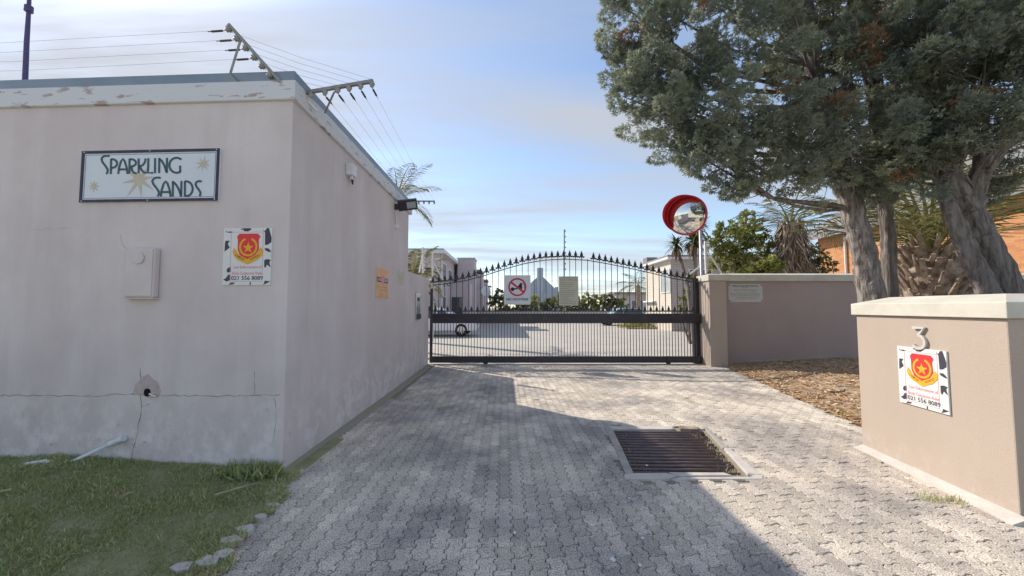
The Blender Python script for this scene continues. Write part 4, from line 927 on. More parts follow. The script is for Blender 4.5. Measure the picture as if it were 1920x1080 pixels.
# ---------------------------------------------------------------- houses beyond the gate
def bx_part(name, m, parent, *b, bevel=0):
    mb = MB(); mb.box(*b); return mb.build(name, m, parent, bevel=bevel)
def ywin(root, X, y0, y1, z0, z1, sgn=1, m='glass_dark', fm_='white_trim'):
    """window in a wall whose face is the plane x = X, facing sgn"""
    a, b = (X, X+.05*sgn) if sgn > 0 else (X-.05, X)
    w_ = bx_part('window', m, root, min(X, X+.02*sgn), max(X, X+.02*sgn), y0, y1, z0, z1)
    mb = MB(); t_ = .06
    for q in ((y0-t_, y0, z0-t_, z1+t_), (y1, y1+t_, z0-t_, z1+t_), (y0, y1, z0-t_, z0), (y0, y1, z1, z1+t_), ((y0+y1)/2-.025, (y0+y1)/2+.025, z0, z1)): mb.box(a, b, q[0], q[1], q[2], q[3])
    mb.build('frame', fm_, w_)
def xwin(root, Y, x0, x1, z0, z1, m='glass_dark', fm_='white_trim'):
    w_ = bx_part('window', m, root, x0, x1, Y-.02, Y, z0, z1); mb = MB(); t_ = .06
    for q in ((x0-t_, x0, z0-t_, z1+t_), (x1, x1+t_, z0-t_, z1+t_), (x0, x1, z0-t_, z0), (x0, x1, z1, z1+t_), ((x0+x1)/2-.025, (x0+x1)/2+.025, z0, z1)): mb.box(q[0], q[1], Y-.05, Y, q[2], q[3])
    mb.build('frame', fm_, w_)
YA = 23.5; XA = P(825, 500, YA).x; ZA = P(825, 473, YA).z
unit_labels = ['mauve townhouse block with white fascia nearest behind the gate', 'second mauve townhouse with stair tower behind the nearest block', 'farthest mauve townhouse of the row along the yard']
for k_ in range(3):
    y0 = YA+11.2*k_; X = XA-.02*11.2*k_
    th_ = thing('townhouse', unit_labels[k_], 'house', Vector((X-4, y0+4, 0)))
    bx_part('wall', 'plaster_far', th_, X-9, X, y0, y0+8.5, -.3, ZA-.1)
    bx_part('roof', 'white_trim', th_, X-9.3, X+.35, y0-.35, y0+8.0, ZA-.1, ZA+.12); bx_part('roof_sheet', 'roof_far', th_, X-9.2, X+.25, y0-.25, y0+7.9, ZA+.12, ZA+.2)
    yt = y0+5.6; xt0, xt1 = P(858, 500, YA+5.6).x, P(889, 500, YA+5.6).x; xt0 -= .02*11.2*k_; xt1 -= .02*11.2*k_; zt_ = P(870, 485, YA+5.6).z
    bx_part('stair_tower', 'plaster_far', th_, xt0, xt1, yt, yt+1.9, -.3, zt_, bevel=.02); bx_part('tower_cap', 'plaster_cream', th_, xt0-.05, xt1+.05, yt-.05, yt+1.95, zt_, zt_+.07)
    bx_part('porch', 'plaster_far', th_, X-.02, xt1-.12, yt-1.6, yt-.003, -.3, P(850, 530, YA+4).z)
    bx_part('garage_opening', 'glass_dark', th_, X+.12, xt1-.7, yt-1.62, yt-1.59, -.1, P(850, 557, YA+4).z)  # dark panel painted as the shade inside the garage
    bx_part('canopy', 'roof_far', th_, X-.3, xt1+.35, yt+2.2, yt+5.2, ZA-.45, ZA-.3); bx_part('canopy_trim', 'white_trim', th_, X-.3, xt1+.2, yt+2.4, yt+5.3, ZA-.75, ZA-.62)
    bx_part('wing', 'plaster_far', th_, X-3, X+.75, yt+2.6, yt+5.4, -.3, ZA-.76)
    ywin(th_, X, y0+.9, y0+1.9, ZA-2.1, ZA-.6); ywin(th_, X, y0+3.0, y0+4.3, ZA-2.0, ZA-.8); ywin(th_, X+.75, yt+3.2, yt+4.6, ZA-2.4, ZA-1.2); ywin(th_, X, y0+.9, y0+2.0, .9, 2.2)
    xwin(th_, y0, X-3.4, X-2.2, 1.0, 2.3)
    mb = MB(); mb.tube([(X+.08, y0+.12, 0), (X+.08, y0+.12, ZA-.15)], .045, 8); mb.build('downpipe', 'white_trim', th_)
    if k_ == 1:
        c = Vector((xt1+.35, yt-.6, P(916, 548, yt).z)); mb = MB(); mb.lathe([(.001, .02), (.3, .05), (.55, .16), (.56, .15), (.3, .03), (.001, 0)], c, (.5, -.85, .2), 24); mb.build('satellite_dish', 'white_trim', th_, smooth=True)
# grey brick house on the right
YH = 24.4; XH = P(1258, 520, YH).x; ZH = P(1258, 483, YH).z
hh = thing('brick_house', 'grey brick house with pale sunlit side wall right of the gate', 'house', Vector((XH+3, YH+3, 0)))
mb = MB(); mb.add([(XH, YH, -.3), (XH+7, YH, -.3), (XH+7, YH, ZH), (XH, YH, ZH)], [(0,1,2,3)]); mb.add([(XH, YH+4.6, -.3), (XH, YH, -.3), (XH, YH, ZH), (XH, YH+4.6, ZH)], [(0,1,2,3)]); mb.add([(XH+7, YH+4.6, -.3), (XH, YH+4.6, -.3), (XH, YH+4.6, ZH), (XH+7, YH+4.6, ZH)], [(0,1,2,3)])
o = mb.build('wall', ['brick_grey', 'brick_sunlit_y'], hh); o.data.polygons[1].material_index = 1
bx_part('roof', 'roof_far', hh, XH-.3, XH+7.2, YH-.3, YH+4.9, ZH+.02, ZH+.14); bx_part('fascia', 'white_trim', hh, XH-.32, XH+7.2, YH-.32, YH+4.92, ZH-.12, ZH+.018)
bx_part('chimney', 'roof_far', hh, XH-.1, XH+.7, YH+4.0, YH+4.85, ZH+.14, ZH+.55)
a, b = onplane(1240, 500, Vector((XH, 0, 0)), Vector((1, 0, 0))), onplane(1256, 531, Vector((XH, 0, 0)), Vector((1, 0, 0)))
ywin(hh, XH, min(a.y, b.y), max(a.y, b.y), ZH-2.2, ZH-.75, -1, 'glass_pale'); xwin(hh, YH, XH+1.2, XH+2.6, ZH-2.0, ZH-.8)
bx_part('ledge', 'white_trim', hh, XH-.25, XH, YH+2.6, YH+4.6, 1.9, 2.0)
# gable house and chimney far away
YGb = 80
gb = thing('gable_house', 'distant blue grey gabled house with tall central chimney stack', 'house', P(1013, 575, YGb))
gpt = lambda x, y, d=0: P(x, y, YGb+d)
mb = MB(); pol = [(984, 585), (984, 541), (1013, 514), (1043, 543), (1043, 585)]
vs = [gpt(*p) for p in pol]+[gpt(*p)+Vector((0, 9, 0)) for p in pol]; mb.add(vs, [(4,3,2,1,0), (5,6,7,8,9)]+[(i, (i+1) % 5, 5+(i+1) % 5, 5+i) for i in range(5)]); mb.build('wall', 'gable_blue', gb)
c0, c1 = gpt(1007.5, 580, -.6), gpt(1018.5, 502, -.6); bx_part('chimney', 'gable_blue', gb, c0.x, c1.x, YGb-.6, YGb+.4, 0, c1.z, bevel=.05)
for x in (1002, 1023): a = gpt(x-1.8, 560); b = gpt(x+1.8, 551); xwin(gb, YGb, a.x, b.x, a.z, b.z, 'glass_pale')
mb = MB(); vs = [gpt(*p) for p in ((1043, 585), (1043, 541), (1050, 550), (1050, 585))]; mb.add(vs+[v+Vector((0, 6, 0)) for v in vs], [(3,2,1,0), (4,5,6,7), (0,1,5,4), (1,2,6,5), (2,3,7,6)]); mb.build('side_wing', 'gable_blue', gb)
a, b = gpt(1041, 545), gpt(1045.5, 538); bx_part('chimney', 'gable_blue', gb, a.x, b.x, YGb-.1, YGb+.9, a.z-1, b.z)
YL = 48; a, b = P(1155, 580, YL), P(1213, 551, YL)
fb_ = thing('far_building', 'low mauve flat roofed building far across the yard', 'building', a); bx_part('wall', 'plaster_far', fb_, a.x, b.x+6, YL, YL+6, -.3, b.z); bx_part('roof', 'roof_far', fb_, a.x-.3, b.x+6.3, YL-.4, YL+6.3, b.z, b.z+.22)
xwin(fb_, YL, a.x+2, a.x+3.4, 1.2, 2.4)
# pale far boundary wall
a, b = P(880, 583, 38.5), P(1215, 583, 38.5); mb = MB(); mb.box(a.x, b.x+8, 38.5, 38.7, -.3, a.z); tag(mb.build('far_wall', 'plaster_cream'), 'low pale wall closing the far end of the yard', 'wall')
# orange brick house on the right
YB = 15.0
bh_ = thing('orange_brick_house', 'orange face brick house behind the conifers', 'house', P(1560, 540, YB))
XB = 15.6; yf = XB*F/(1538-960); yn = yf-9.0; ze = P(1541, 440, yf).z
mb = MB(); vs = [Vector((XB, yf, -.3)), Vector((XB, yn, -.3)), Vector((XB, yn, ze)), Vector((XB, yf, ze))]; far_ = Vector((8, 0, 0)); ga, gb_ = Vector((XB+4, yn, ze+2.6)), Vector((XB+4, yf, ze+2.6))
mb.add(vs+[v+far_ for v in vs]+[ga, gb_], [(0,1,2,3), (1,5,6,8,2), (4,0,3,9,7)]); o = mb.build('wall', ['brick_orange', 'brick_orange_y'], bh_); o.data.polygons[0].material_index = 1
mb = MB(); sl_ = Vector((4, 0, 2.6)).normalized()
for sg in (1, -1):
    e_ = Vector((XB-.5 if sg > 0 else XB+8.5, 0, ze-.33)); t_ = Vector((XB+4, 0, ze+2.6)); Yv = lambda y: Vector((0, y, 0))
    q = [e_+Yv(yn-.5), t_+Yv(yn-.5), t_+Yv(yf+.6), e_+Yv(yf+.6)]; q = q if sg > 0 else q[::-1]; mb.hexa([v+ZV(.0) for v in q], [v+ZV(.22) for v in q])
mb.build('roof', 'roof_far', bh_)
yd = XB*F/(1588-960)-.1; mb = MB(); mb.tube([(XB-.07, yd, 0), (XB-.07, yd, ze-.1)], .05, 8); mb.build('downpipe', 'white_trim', bh_)
ywin(bh_, XB, yd-3.2, yd-1.9, 1.6, 3.0, -1)
# ---------------------------------------------------------------- parked cars
def car(label, cx, cy, L_, m, hgt=1.55, face=1):
    root = thing('parked_car', label, 'car', Vector((cx, cy, 0)), None); W = .88
    pr_ = [(-.5, .30), (-.5, .62), (-.485, .80), (-.40, .90), (.22, .92), (.40, .86), (.485, .72), (.5, .5), (.49, .30)]
    cab = [(-.465, .88), (-.42, 1.28), (-.36, hgt-.04), (-.2, hgt), (.0, hgt-.02), (.12, hgt-.14), (.27, .90)]
    def shell(prof, w0, w1, ztop):
        mbb = MB(); n = len(prof); vs = []
        for sgn in (-1, 1):
            for x, z in prof:
                t_ = (z-.3)/(ztop-.3); vs.append((cx+face*x*L_, cy+sgn*(w0+(w1-w0)*max(0, t_)**1.5), z))
        fs__ = [tuple(range(n)), tuple(range(2*n-1, n-1, -1))]+[(i, n+i, n+(i+1) % n, (i+1) % n) for i in range(n)]
        mbb.add(vs, fs__); return mbb
    shell(pr_, W, W-.04, .95).build('body', m, root, bevel=.03, smooth=False)
    shell(cab, W+.02, W-.2, hgt).build('cabin', m, root, bevel=.03)
    for wx0, wx1, z0, z1, sl in ((-.40, -.2, .94, hgt-.12, .0), (-.185, .0, .94, hgt-.10, .0), (.015, .19, .94, hgt-.16, -.09)):
        for sgn in (-1, 1):
            f = lambda z: cy+sgn*(W+.02+(-.22)*max(0, (z-.3)/(hgt-.3))**1.5+.006)
            mbb = MB(); mbb.add([(cx+face*wx0*L_, f(z0), z0), (cx+face*wx1*L_, f(z0), z0), (cx+face*(wx1+sl)*L_, f(z1), z1), (cx+face*(wx0+(.03 if wx0 < -.3 else 0))*L_, f(z1), z1)], [(0,1,2,3)]); mbb.build('window', 'glass_dark', root)
    for wx in (-.31, .31):
        for sgn in (-1, 1):
            c = Vector((cx+face*wx*L_, cy+sgn*(W-.1), .34)); mbb = MB(); mbb.lathe([(.2, .1), (.3, .11), (.335, .07), (.34, 0), (.335, -.07), (.3, -.11), (.2, -.1)], c, (0, sgn, 0), 26); wh = mbb.build('wheel', 'tyre', root, smooth=True)
            mbb = MB(); mbb.lathe([(.001, .085), (.06, .085), (.07, .07), (.205, .06), (.215, .1)], c, (0, sgn, 0), 26)
            mbb.build('rim', 'black_metal', wh)
            mbb = MB()
            for q in range(9):
                a = 2*math.pi*q/9; dv_ = Vector((math.cos(a), 0, math.sin(a))); mbb.bar(c+Vector((0, sgn*.095, 0))+dv_*.03, c+Vector((0, sgn*.1, 0))+dv_*.21, .035, .02, up=(0, 1, 0))
            mbb.build('spoke', 'rim', wh)
    for sgn in (-1, 1):
        bx_part('headlight', 'glass_pale', root, cx+face*.485*L_-.05, cx+face*.485*L_+.05, cy+sgn*.6-.15, cy+sgn*.6+.15, .62, .76); bx_part('tail_light', 'sign_red', root, cx-face*.49*L_-.04, cx-face*.49*L_+.04, cy+sgn*.65-.12, cy+sgn*.65+.12, .66, .84)
    return root
YC = 20.6; xr = P(897, 600, YC).x; Lc = 4.3; car('white hatchback parked side on behind the left end of the gate', xr-Lc/2, YC, Lc, 'car_white', 1.52)
YC2 = 33; xa = P(1120, 580, YC2).x; car('pale blue car parked by the far wall of the yard', xa+2.05, YC2, 4.1, 'car_blue', 1.5, -1)
car('white car parked beside the pale blue car in the yard', P(1238, 580, 35).x, 35.2, 4.2, 'car_white', 1.48, -1)

# ---------------------------------------------------------------- foliage builders
LEAF = np.array([[[0, 0, 0], [.5, -.28, .06], [1, 0, 0], [.5, .28, .06]]])
def spray_template():
    q = []
    for i in range(5):
        t = .1+.18*i; l = .46*(1-.5*t)
        for sg in (-1, 1):
            a = R(36); dx, dy = math.cos(a)*l, math.sin(a)*l*sg; px_, py_ = -dy/l*.026, dx/l*.026
            q.append([[t, 0, 0], [t+dx*.5+px_, dy*.5+py_, .02], [t+dx, dy, -.03], [t+dx*.5-px_, dy*.5-py_, .02]])
    q.append([[0, -.02, 0], [.6, -.022, .02], [1.1, 0, -.04], [.6, .022, .02]])
    return np.array(q)
SPRAY = spray_template()
def rnd_dirs(n): return unit(RNG.normal(size=(n, 3)))
def clump_cloud(centers, radii, per, tmpl, size, outward, droop=0., base=None, spread=.5, dead=0., tv=.13):
    """leaf sprays in ball-shaped clumps; each clump has its own tint"""
    O, D, S_, T_ = [], [], [], []
    for c, r in zip(centers, radii):
        n = max(6, int(per*RNG.uniform(.75, 1.25))); dr = rnd_dirs(n); rad = r*RNG.random(n)**.45
        o = c+dr*rad[:, None]*np.array([1, 1, .8]); d = unit(dr*.8+outward(c)[None, :]*.8+RNG.normal(size=(n, 3))*spread-np.array([0, 0, droop])); O.append(o-d*size*.4); D.append(d)
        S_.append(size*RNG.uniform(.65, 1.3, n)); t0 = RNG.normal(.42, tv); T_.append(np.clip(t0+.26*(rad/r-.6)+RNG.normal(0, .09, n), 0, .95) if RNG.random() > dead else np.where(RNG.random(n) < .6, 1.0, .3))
    O, D, S_, T_ = map(np.concatenate, (O, D, S_, T_)); s_, n_ = frames(D, RNG.normal(0, .6, len(D)))
    return instance_quads(tmpl, O, D, s_, n_, S_), np.repeat(T_, len(tmpl))
TRI = np.array([[[0, -.05, 0], [.55, -.13, .05], [1, -.02, -.05], [.6, .09, .03]], [[.1, -.03, 0], [.35, .30, .06], [.62, .52, -.02], [.42, .12, .02]], [[.1, .03, 0], [.42, -.12, .02], [.62, -.50, -.02], [.35, -.30, .06]]])
def plume_cloud(C, outw, dead=0.):
    O, D, S_, T_ = [], [], [], []
    for c in C:
        ax = unit((outw(c)+RNG.normal(0, .38, 3)+np.array([0, 0, .22]))[None])[0]; L_ = RNG.uniform(.26, .55); r0 = L_*RNG.uniform(.24, .34); n = int(150*L_/.4)
        t = RNG.random(n)**.8; dr = rnd_dirs(n); dr -= (dr @ ax)[:, None]*ax; dr = unit(dr); rr = r0*np.sin(np.pi*(.18+.80*t))**.8*RNG.random(n)**.35
        o = c+ax*((t-.4)*L_)[:, None]+dr*rr[:, None]; d = unit(ax[None]*.9+dr*.75+RNG.normal(0, .28, (n, 3)))
        O.append(o); D.append(d); S_.append(RNG.uniform(.05, .095, n)); t0 = RNG.normal(.36, .15)
        T_.append(np.clip(t0+.34*(t-.4)+.18*(rr/r0-.5)+RNG.normal(0, .07, n), 0, .95) if RNG.random() > dead else np.where(RNG.random(n) < .7, 1., .3))  # tint paints shade into plume insides and sunlight onto their tips
    O, D, S_, T_ = map(np.concatenate, (O, D, S_, T_)); s_, n_ = frames(D, RNG.uniform(-1.2, 1.2, len(D)))
    return instance_quads(TRI, O, D, s_, n_, S_), np.repeat(T_, len(TRI))
def lobes_points(lobes, dens):
    C, Rr, LI = [], [], []
    for li, (c, r, k_) in enumerate(lobes):
        n = int(dens*k_); d = rnd_dirs(n); rad = RNG.random(n)**.38; C.append(np.array(c)+d*rad[:, None]*np.array(r)); Rr.append(np.full(n, 1.)); LI.append(np.full(n, li))
    return np.concatenate(C), np.concatenate(LI)
def bark_tube(mb, pts, rad, n=18, seed=0):
    rs = random.Random(seed); ph = [rs.uniform(0, 6.28) for _ in range(4)]
    P_ = []; Rd = []
    for i in range(len(pts)-1):
        a, b = Vector(pts[i]), Vector(pts[i+1]); k_ = 9
        for j in range(k_): t = j/k_; P_.append(a.lerp(b, t)+Vector((rs.gauss(0, .006), rs.gauss(0, .006), 0))); Rd.append(rad[i]+(rad[i+1]-rad[i])*t)
    P_.append(Vector(pts[-1])); Rd.append(rad[-1])
    rg = {}
    def wob(k, i):
        a = 2*math.pi*k/n; j = i//3
        for q in (j, j+1):
            if (k, q) not in rg: rg[(k, q)] = rs.uniform(-.06, .06)
        f_ = (i % 3)/3
        return 1+.06*math.sin(a*2+ph[0]+i*.06)+.045*math.sin(a*5+ph[1]-i*.09)+rg[(k, j)]*(1-f_)+rg[(k, j+1)]*f_
    mb.tube(P_, Rd, n, wob=wob)
def conifer(name, label, trunks, lobes, dens, seed, barkm='bark', nlimb=60, dead=.05):
    base = Vector(trunks[0][0][0]); base.z = .05
    root = thing(name, label, 'tree', base)
    for pts, rad in trunks:
        mb = MB(); bark_tube(mb, pts, rad, 30, seed); mb.build('trunk', barkm, root, smooth=False); seed += 1
    C, LI = lobes_points(lobes, dens*1.2)
    cen = np.array([l[0] for l in lobes]); ax = []
    for pts, _ in trunks:
        for a_, b_ in zip(pts, pts[1:]):
            for q in range(6): ax.append(tuple(Vector(a_).lerp(Vector(b_), q/6)))
    ax = np.array(ax); ax = ax[ax[:, 2] > 3.0]
    mid = cen.mean(0)
    def outw(c):
        j = np.argmin(np.linalg.norm(cen-c, axis=1)); v = (c-cen[j])*.9+(c-mid)*.35; v[2] *= .5; return unit(v[None])[0]
    radii = RNG.uniform(.13, .27, len(C))
    V, t = plume_cloud(C, outw, dead*.1)
    # some dead brown sprays
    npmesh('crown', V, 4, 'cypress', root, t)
    mb = MB(); pick = RNG.choice(len(C), min(nlimb, len(C)), replace=False)
    for i in pick:
        c = C[i]; dist = np.linalg.norm(ax[:, :2]-c[:2], axis=1)+np.maximum(0, ax[:, 2]-c[2]+.3)*3; j = np.argsort(dist)[RNG.integers(0, 6)]; s = ax[j]
        m_ = (s+c)/2+np.array([0, 0, -.10*np.linalg.norm(c-s)])+RNG.normal(0, .08, 3); ln = np.linalg.norm(c-s); r0 = .008+.008*ln
        q = [s, s*.55+m_*.45+RNG.normal(0, .03, 3), m_, m_*.4+c*.6, c]; mb.tube([tuple(v) for v in q], [r0*1.2, r0, r0*.8, r0*.5, .006], 6, caps=False)
        for _ in range(2):
            e = m_*.4+c*.6; c2 = e+RNG.normal(0, .28, 3); mb.tube([tuple(e), tuple((e+c2)/2+RNG.normal(0, .03, 3)), tuple(c2)], [r0*.45, r0*.3, .004], 5, caps=False)
    mb.build('branches', 'bark_dark', root, smooth=True)
    return root
def LB(x, y, r, Y, k_, sy=1.): p = P(x, y, Y); rr = r/F*Y; return ((p.x, p.y, p.z), (rr, rr*sy, rr*.92), k_)
t0 = P(1662, 764, 5.7); t0.z = .02
def tp(x, y, Y): return tuple(P(x, y, Y))
lobL = [LB(1190, 40, 85, 5.6, 26), LB(1215, 185, 82, 5.6, 24), LB(1275, 110, 105, 5.5, 34), LB(1262, 240, 66, 5.4, 17), LB(1345, 285, 62, 5.3, 17), LB(1405, 335, 55, 5.5, 11), LB(1380, 215, 105, 5.2, 36), LB(1400, 70, 125, 5.3, 44), LB(1480, 290, 80, 5.5, 17),
        LB(1510, 130, 100, 5.8, 30), LB(1560, 240, 95, 5.3, 22), LB(1560, 10, 120, 5.6, 36), LB(1300, -80, 150, 5.8, 40), LB(1460, -120, 170, 6, 46), LB(1600, 325, 60, 5.5, 10), LB(1530, 335, 55, 5.5, 9)]
conifer('cypress_tree', 'tall dark cypress with grey trunk leaning over the drive beside the pier', [([tuple(t0), tp(1650, 650, 5.7), tp(1634, 550, 5.7), tp(1618, 470, 5.7), tp(1598, 390, 5.7), tp(1560, 280, 5.75), tp(1530, 150, 5.8), tp(1510, 0, 5.9), tp(1500, -200, 6)], [.20, .18, .162, .155, .155, .14, .12, .10, .05])], lobL, 1.0, 3, nlimb=45, dead=.16)
t1 = P(1676, 740, 6.1); t1.z = .02
lobM = [LB(1655, 315, 66, 6.0, 11), LB(1660, 170, 95, 6.1, 26), LB(1640, 40, 110, 6.2, 30), LB(1650, -110, 130, 6.3, 30)]
conifer('cypress_tree', 'slim straight cypress between the two thick trunks', [([tuple(t1), tp(1669, 500, 6.1), tp(1661, 400, 6.1), tp(1652, 300, 6.1), tp(1640, 100, 6.2), tp(1640, -150, 6.3)], [.105, .092, .088, .085, .07, .04])], lobM, 1.0, 31, 'bark_dark', 30, .2)
t2 = P(1905, 640, 4.9); t2.z = .02
lobR = [LB(1690, 110, 100, 4.9, 30), LB(1735, 230, 85, 4.8, 24), LB(1790, 110, 110, 4.7, 36), LB(1860, 190, 85, 4.6, 18), LB(1700, 300, 62, 5.0, 14), LB(1880, 60, 120, 4.6, 38), LB(1800, -40, 140, 4.8, 40), LB(1960, 150, 120, 4.6, 26), LB(1690, -60, 120, 5.0, 30), LB(1960, -60, 150, 4.8, 30), LB(1740, 310, 48, 4.9, 7), LB(1800, 275, 60, 4.7, 9), LB(1880, 320, 50, 5.4, 6)]
conifer('cypress_tree', 'leaning cypress with thick split ribbed trunk behind the pier wall',
        [([tuple(t2), tp(1882, 545, 4.9), tp(1850, 470, 4.95), tp(1815, 400, 5.0), tp(1785, 350, 5.0), tp(1765, 250, 5.0), tp(1750, 100, 5.0), tp(1740, -100, 5.1)], [.21, .175, .16, .15, .135, .12, .10, .05]),
         ([tp(1880, 590, 4.75), tp(1850, 545, 4.78), tp(1815, 470, 4.85), tp(1785, 400, 4.92), tp(1765, 350, 5.0)], [.12, .112, .10, .085, .05]),
         ([tp(1815, 400, 5.0), tp(1830, 340, 4.95), tp(1850, 300, 4.9), tp(1890, 250, 4.8), tp(1950, 195, 4.7), tp(2050, 100, 4.6)], [.12, .11, .095, .085, .075, .05]),
         ([tp(1830, 340, 4.95), tp(1880, 275, 4.9), tp(1940, 235, 4.9), tp(2040, 180, 4.9)], [.09, .075, .065, .04])], lobR, 1.0, 57, 'bark_dark', 36, .2)
# palms
def frond(base, az, el, L_, droop, nl=26, leaf=.42, tip_tint=.5, seed=0, hang=.35):
    t = np.linspace(0, 1, nl); e = el-droop*t**1.4; ds = L_/(nl-1)
    h = np.concatenate([[0], np.cumsum(np.cos(e[:-1])*ds)]); z = np.concatenate([[0], np.cumsum(np.sin(e[:-1])*ds)])
    A = np.array([math.cos(az), math.sin(az), 0]); Sd = np.array([-math.sin(az), math.cos(az), 0])
    pts = np.array(base)+h[:, None]*A+z[:, None]*np.array([0, 0, 1]); tang = np.cos(e)[:, None]*A+np.sin(e)[:, None]*np.array([0, 0, 1])
    Q, T_ = [], []
    for i in range(nl-1):
        w0, w1 = .035*(1-t[i])+.006, .035*(1-t[i+1])+.006; Q.append([pts[i]-Sd*w0, pts[i+1]-Sd*w1, pts[i+1]+Sd*w1, pts[i]+Sd*w0]); T_.append(.75)
    for i in range(3, nl):
        l = leaf*(math.sin(math.pi*min(1, .12+.9*t[i]))**.7)+.05
        for sg in (-1, 1):
            d = tang[i]*.62+Sd*sg*.75+np.array([0, 0, .25-hang])*1+RNG.normal(0, .07, 3); d /= np.linalg.norm(d); wv = np.cross(d, Sd*sg+np.array([0, 0, .6])); wv = wv/np.linalg.norm(wv)*.016
            a = pts[i]; b = a+d*l*.55; c = a+d*l+np.array([0, 0, -.12*l]); Q.append([a-wv*.6, b-wv, c, b+wv]); T_.append(np.clip(RNG.normal(tip_tint, .12), 0, 1))
    return np.array(Q), np.array(T_)
def palm(name, label, base, top, tr, nf, L_, el0, el1, droop, m='palm_leaf', tint=.5, azs=None, stubs=0, trunk_m='palm_stub', leaf=.42, hang=.35, group=None):
    base = Vector(base); top = Vector(top); root = thing(name, label, 'palm', base, group)
    mb = MB(); k_ = 8; mb.tube([base.lerp(top, i/k_) for i in range(k_+1)], [tr*(1+.12*math.sin(i*2.1)) for i in range(k_+1)], 14); mb.build('trunk', trunk_m, root)
    if stubs:
        rows = stubs//20
        for r_ in range(rows):
            for q in range(20):
                a = 2*math.pi*(q+.5*(r_ % 2)+random.uniform(-.35, .35))/20; zc_ = base.z+.6+(top.z-base.z-.5)*(r_+random.uniform(.3, .7))/rows; d = Vector((math.cos(a)*.75, math.sin(a)*.75, random.uniform(.7, 1.3))).normalized(); c = Vector((base.x, base.y, zc_))+Vector((math.cos(a), math.sin(a), 0))*tr*.8; s = Vector((-math.sin(a), math.cos(a), 0)); L2 = random.uniform(.16, .5); u = d.cross(s); w1 = random.uniform(.03, .06); w2 = w1*random.uniform(.3, .6)
                mb = MB(); mb.hexa([c-s*w1-u*.035, c+s*w1-u*.035, c+s*w1+u*.035, c-s*w1+u*.035], [c+d*L2-s*w2-u*.012, c+d*L2+s*w2-u*.02, c+d*L2+s*w2+u*.015, c+d*L2-s*w2+u*.01]); mb.build('leaf_stub', 'palm_stub', root)
    for i in range(nf):
        az = (azs[i] if azs else 2*math.pi*i*.381966+random.uniform(-.2, .2)); el = R(el0+(el1-el0)*(i+.5)/nf+random.uniform(-5, 5))
        Q, T_ = frond(tuple(top), az, el, L_*random.uniform(.85, 1.1), R(droop)*random.uniform(.8, 1.2), 24, leaf*L_/2, tint, i, hang); npmesh('frond', Q, 4, m, root, T_)
    return root
b_p = P(1748, 600, 7.0); palm('pineapple_palm', 'stout palm with stubby scaled trunk between the cypress trunks', (b_p.x, 7.0, .0), (b_p.x+.05, 7.0, P(1750, 478, 7.0).z),   .40, 28, 2.7, 28, 82, 36, stubs=180, tint=.66, leaf=.5)
p_ = P(745, 372, 18); palm('feather_palm', 'feathery palm rising behind the gatehouse roof', (p_.x, 18, 0), tuple(p_), .2, 15, 2.5, -15, 75, 55, tint=.62, leaf=.5)
p_ = P(775, 512, 11.8); palm('feather_palm', 'low green palm just over the low wall by the gate', (p_.x, 11.8, 0), tuple(p_), .16, 14, 1.2, 0, 75, 60, tint=.55, leaf=.5)
p_ = P(815, 560, 13.0); palm('feather_palm', 'yellowing palm behind the left end post of the gate', (p_.x-.5, 13.0, 0), (p_.x-.5, 13.0, p_.z+.45), .14, 11, 1.1, -30, 60, 70, tint=.85, leaf=.45)
p_ = P(1196, 535, 42); palm('feather_palm', 'distant palm standing against the flat roofed building', (p_.x, 42, 0), tuple(p_), .28, 16, 3.0, -30, 70, 60, tint=.4, leaf=.6)
# dry-skirted palm right of the mirror
p_ = P(1482, 425, 13.2); sk = palm('skirted_palm', 'palm with shaggy skirt of dead fronds behind the boundary wall', (p_.x, 13.2, 0), tuple(p_), .3, 16, 2.1, 5, 70, 75, tint=.72, leaf=.5)
Q, T_ = [], []
for i in range(950):
    a = random.uniform(0, 6.28); z = random.uniform(p_.z-2.1, p_.z+.25); r = .34+.30*((p_.z+.2-z)/2.3)*random.uniform(.5, 1.1); c = np.array([p_.x+math.cos(a)*r, 13.2+math.sin(a)*r, z]); d = np.array([math.cos(a)*.35, math.sin(a)*.35, -1])+RNG.normal(0, .3, 3); d /= np.linalg.norm(d); s = np.cross(d, [math.cos(a), math.sin(a), .1]); s /= np.linalg.norm(s); l = random.uniform(.25, .7); w_ = random.uniform(.012, .04)
    Q.append([c-s*w_, c+s*w_, c+d*l+s*w_*.3, c+d*l-s*w_*.3]); T_.append(random.random())
npmesh('dead_skirt', np.array(Q), 4, 'dead_leaf', sk, np.array(T_))
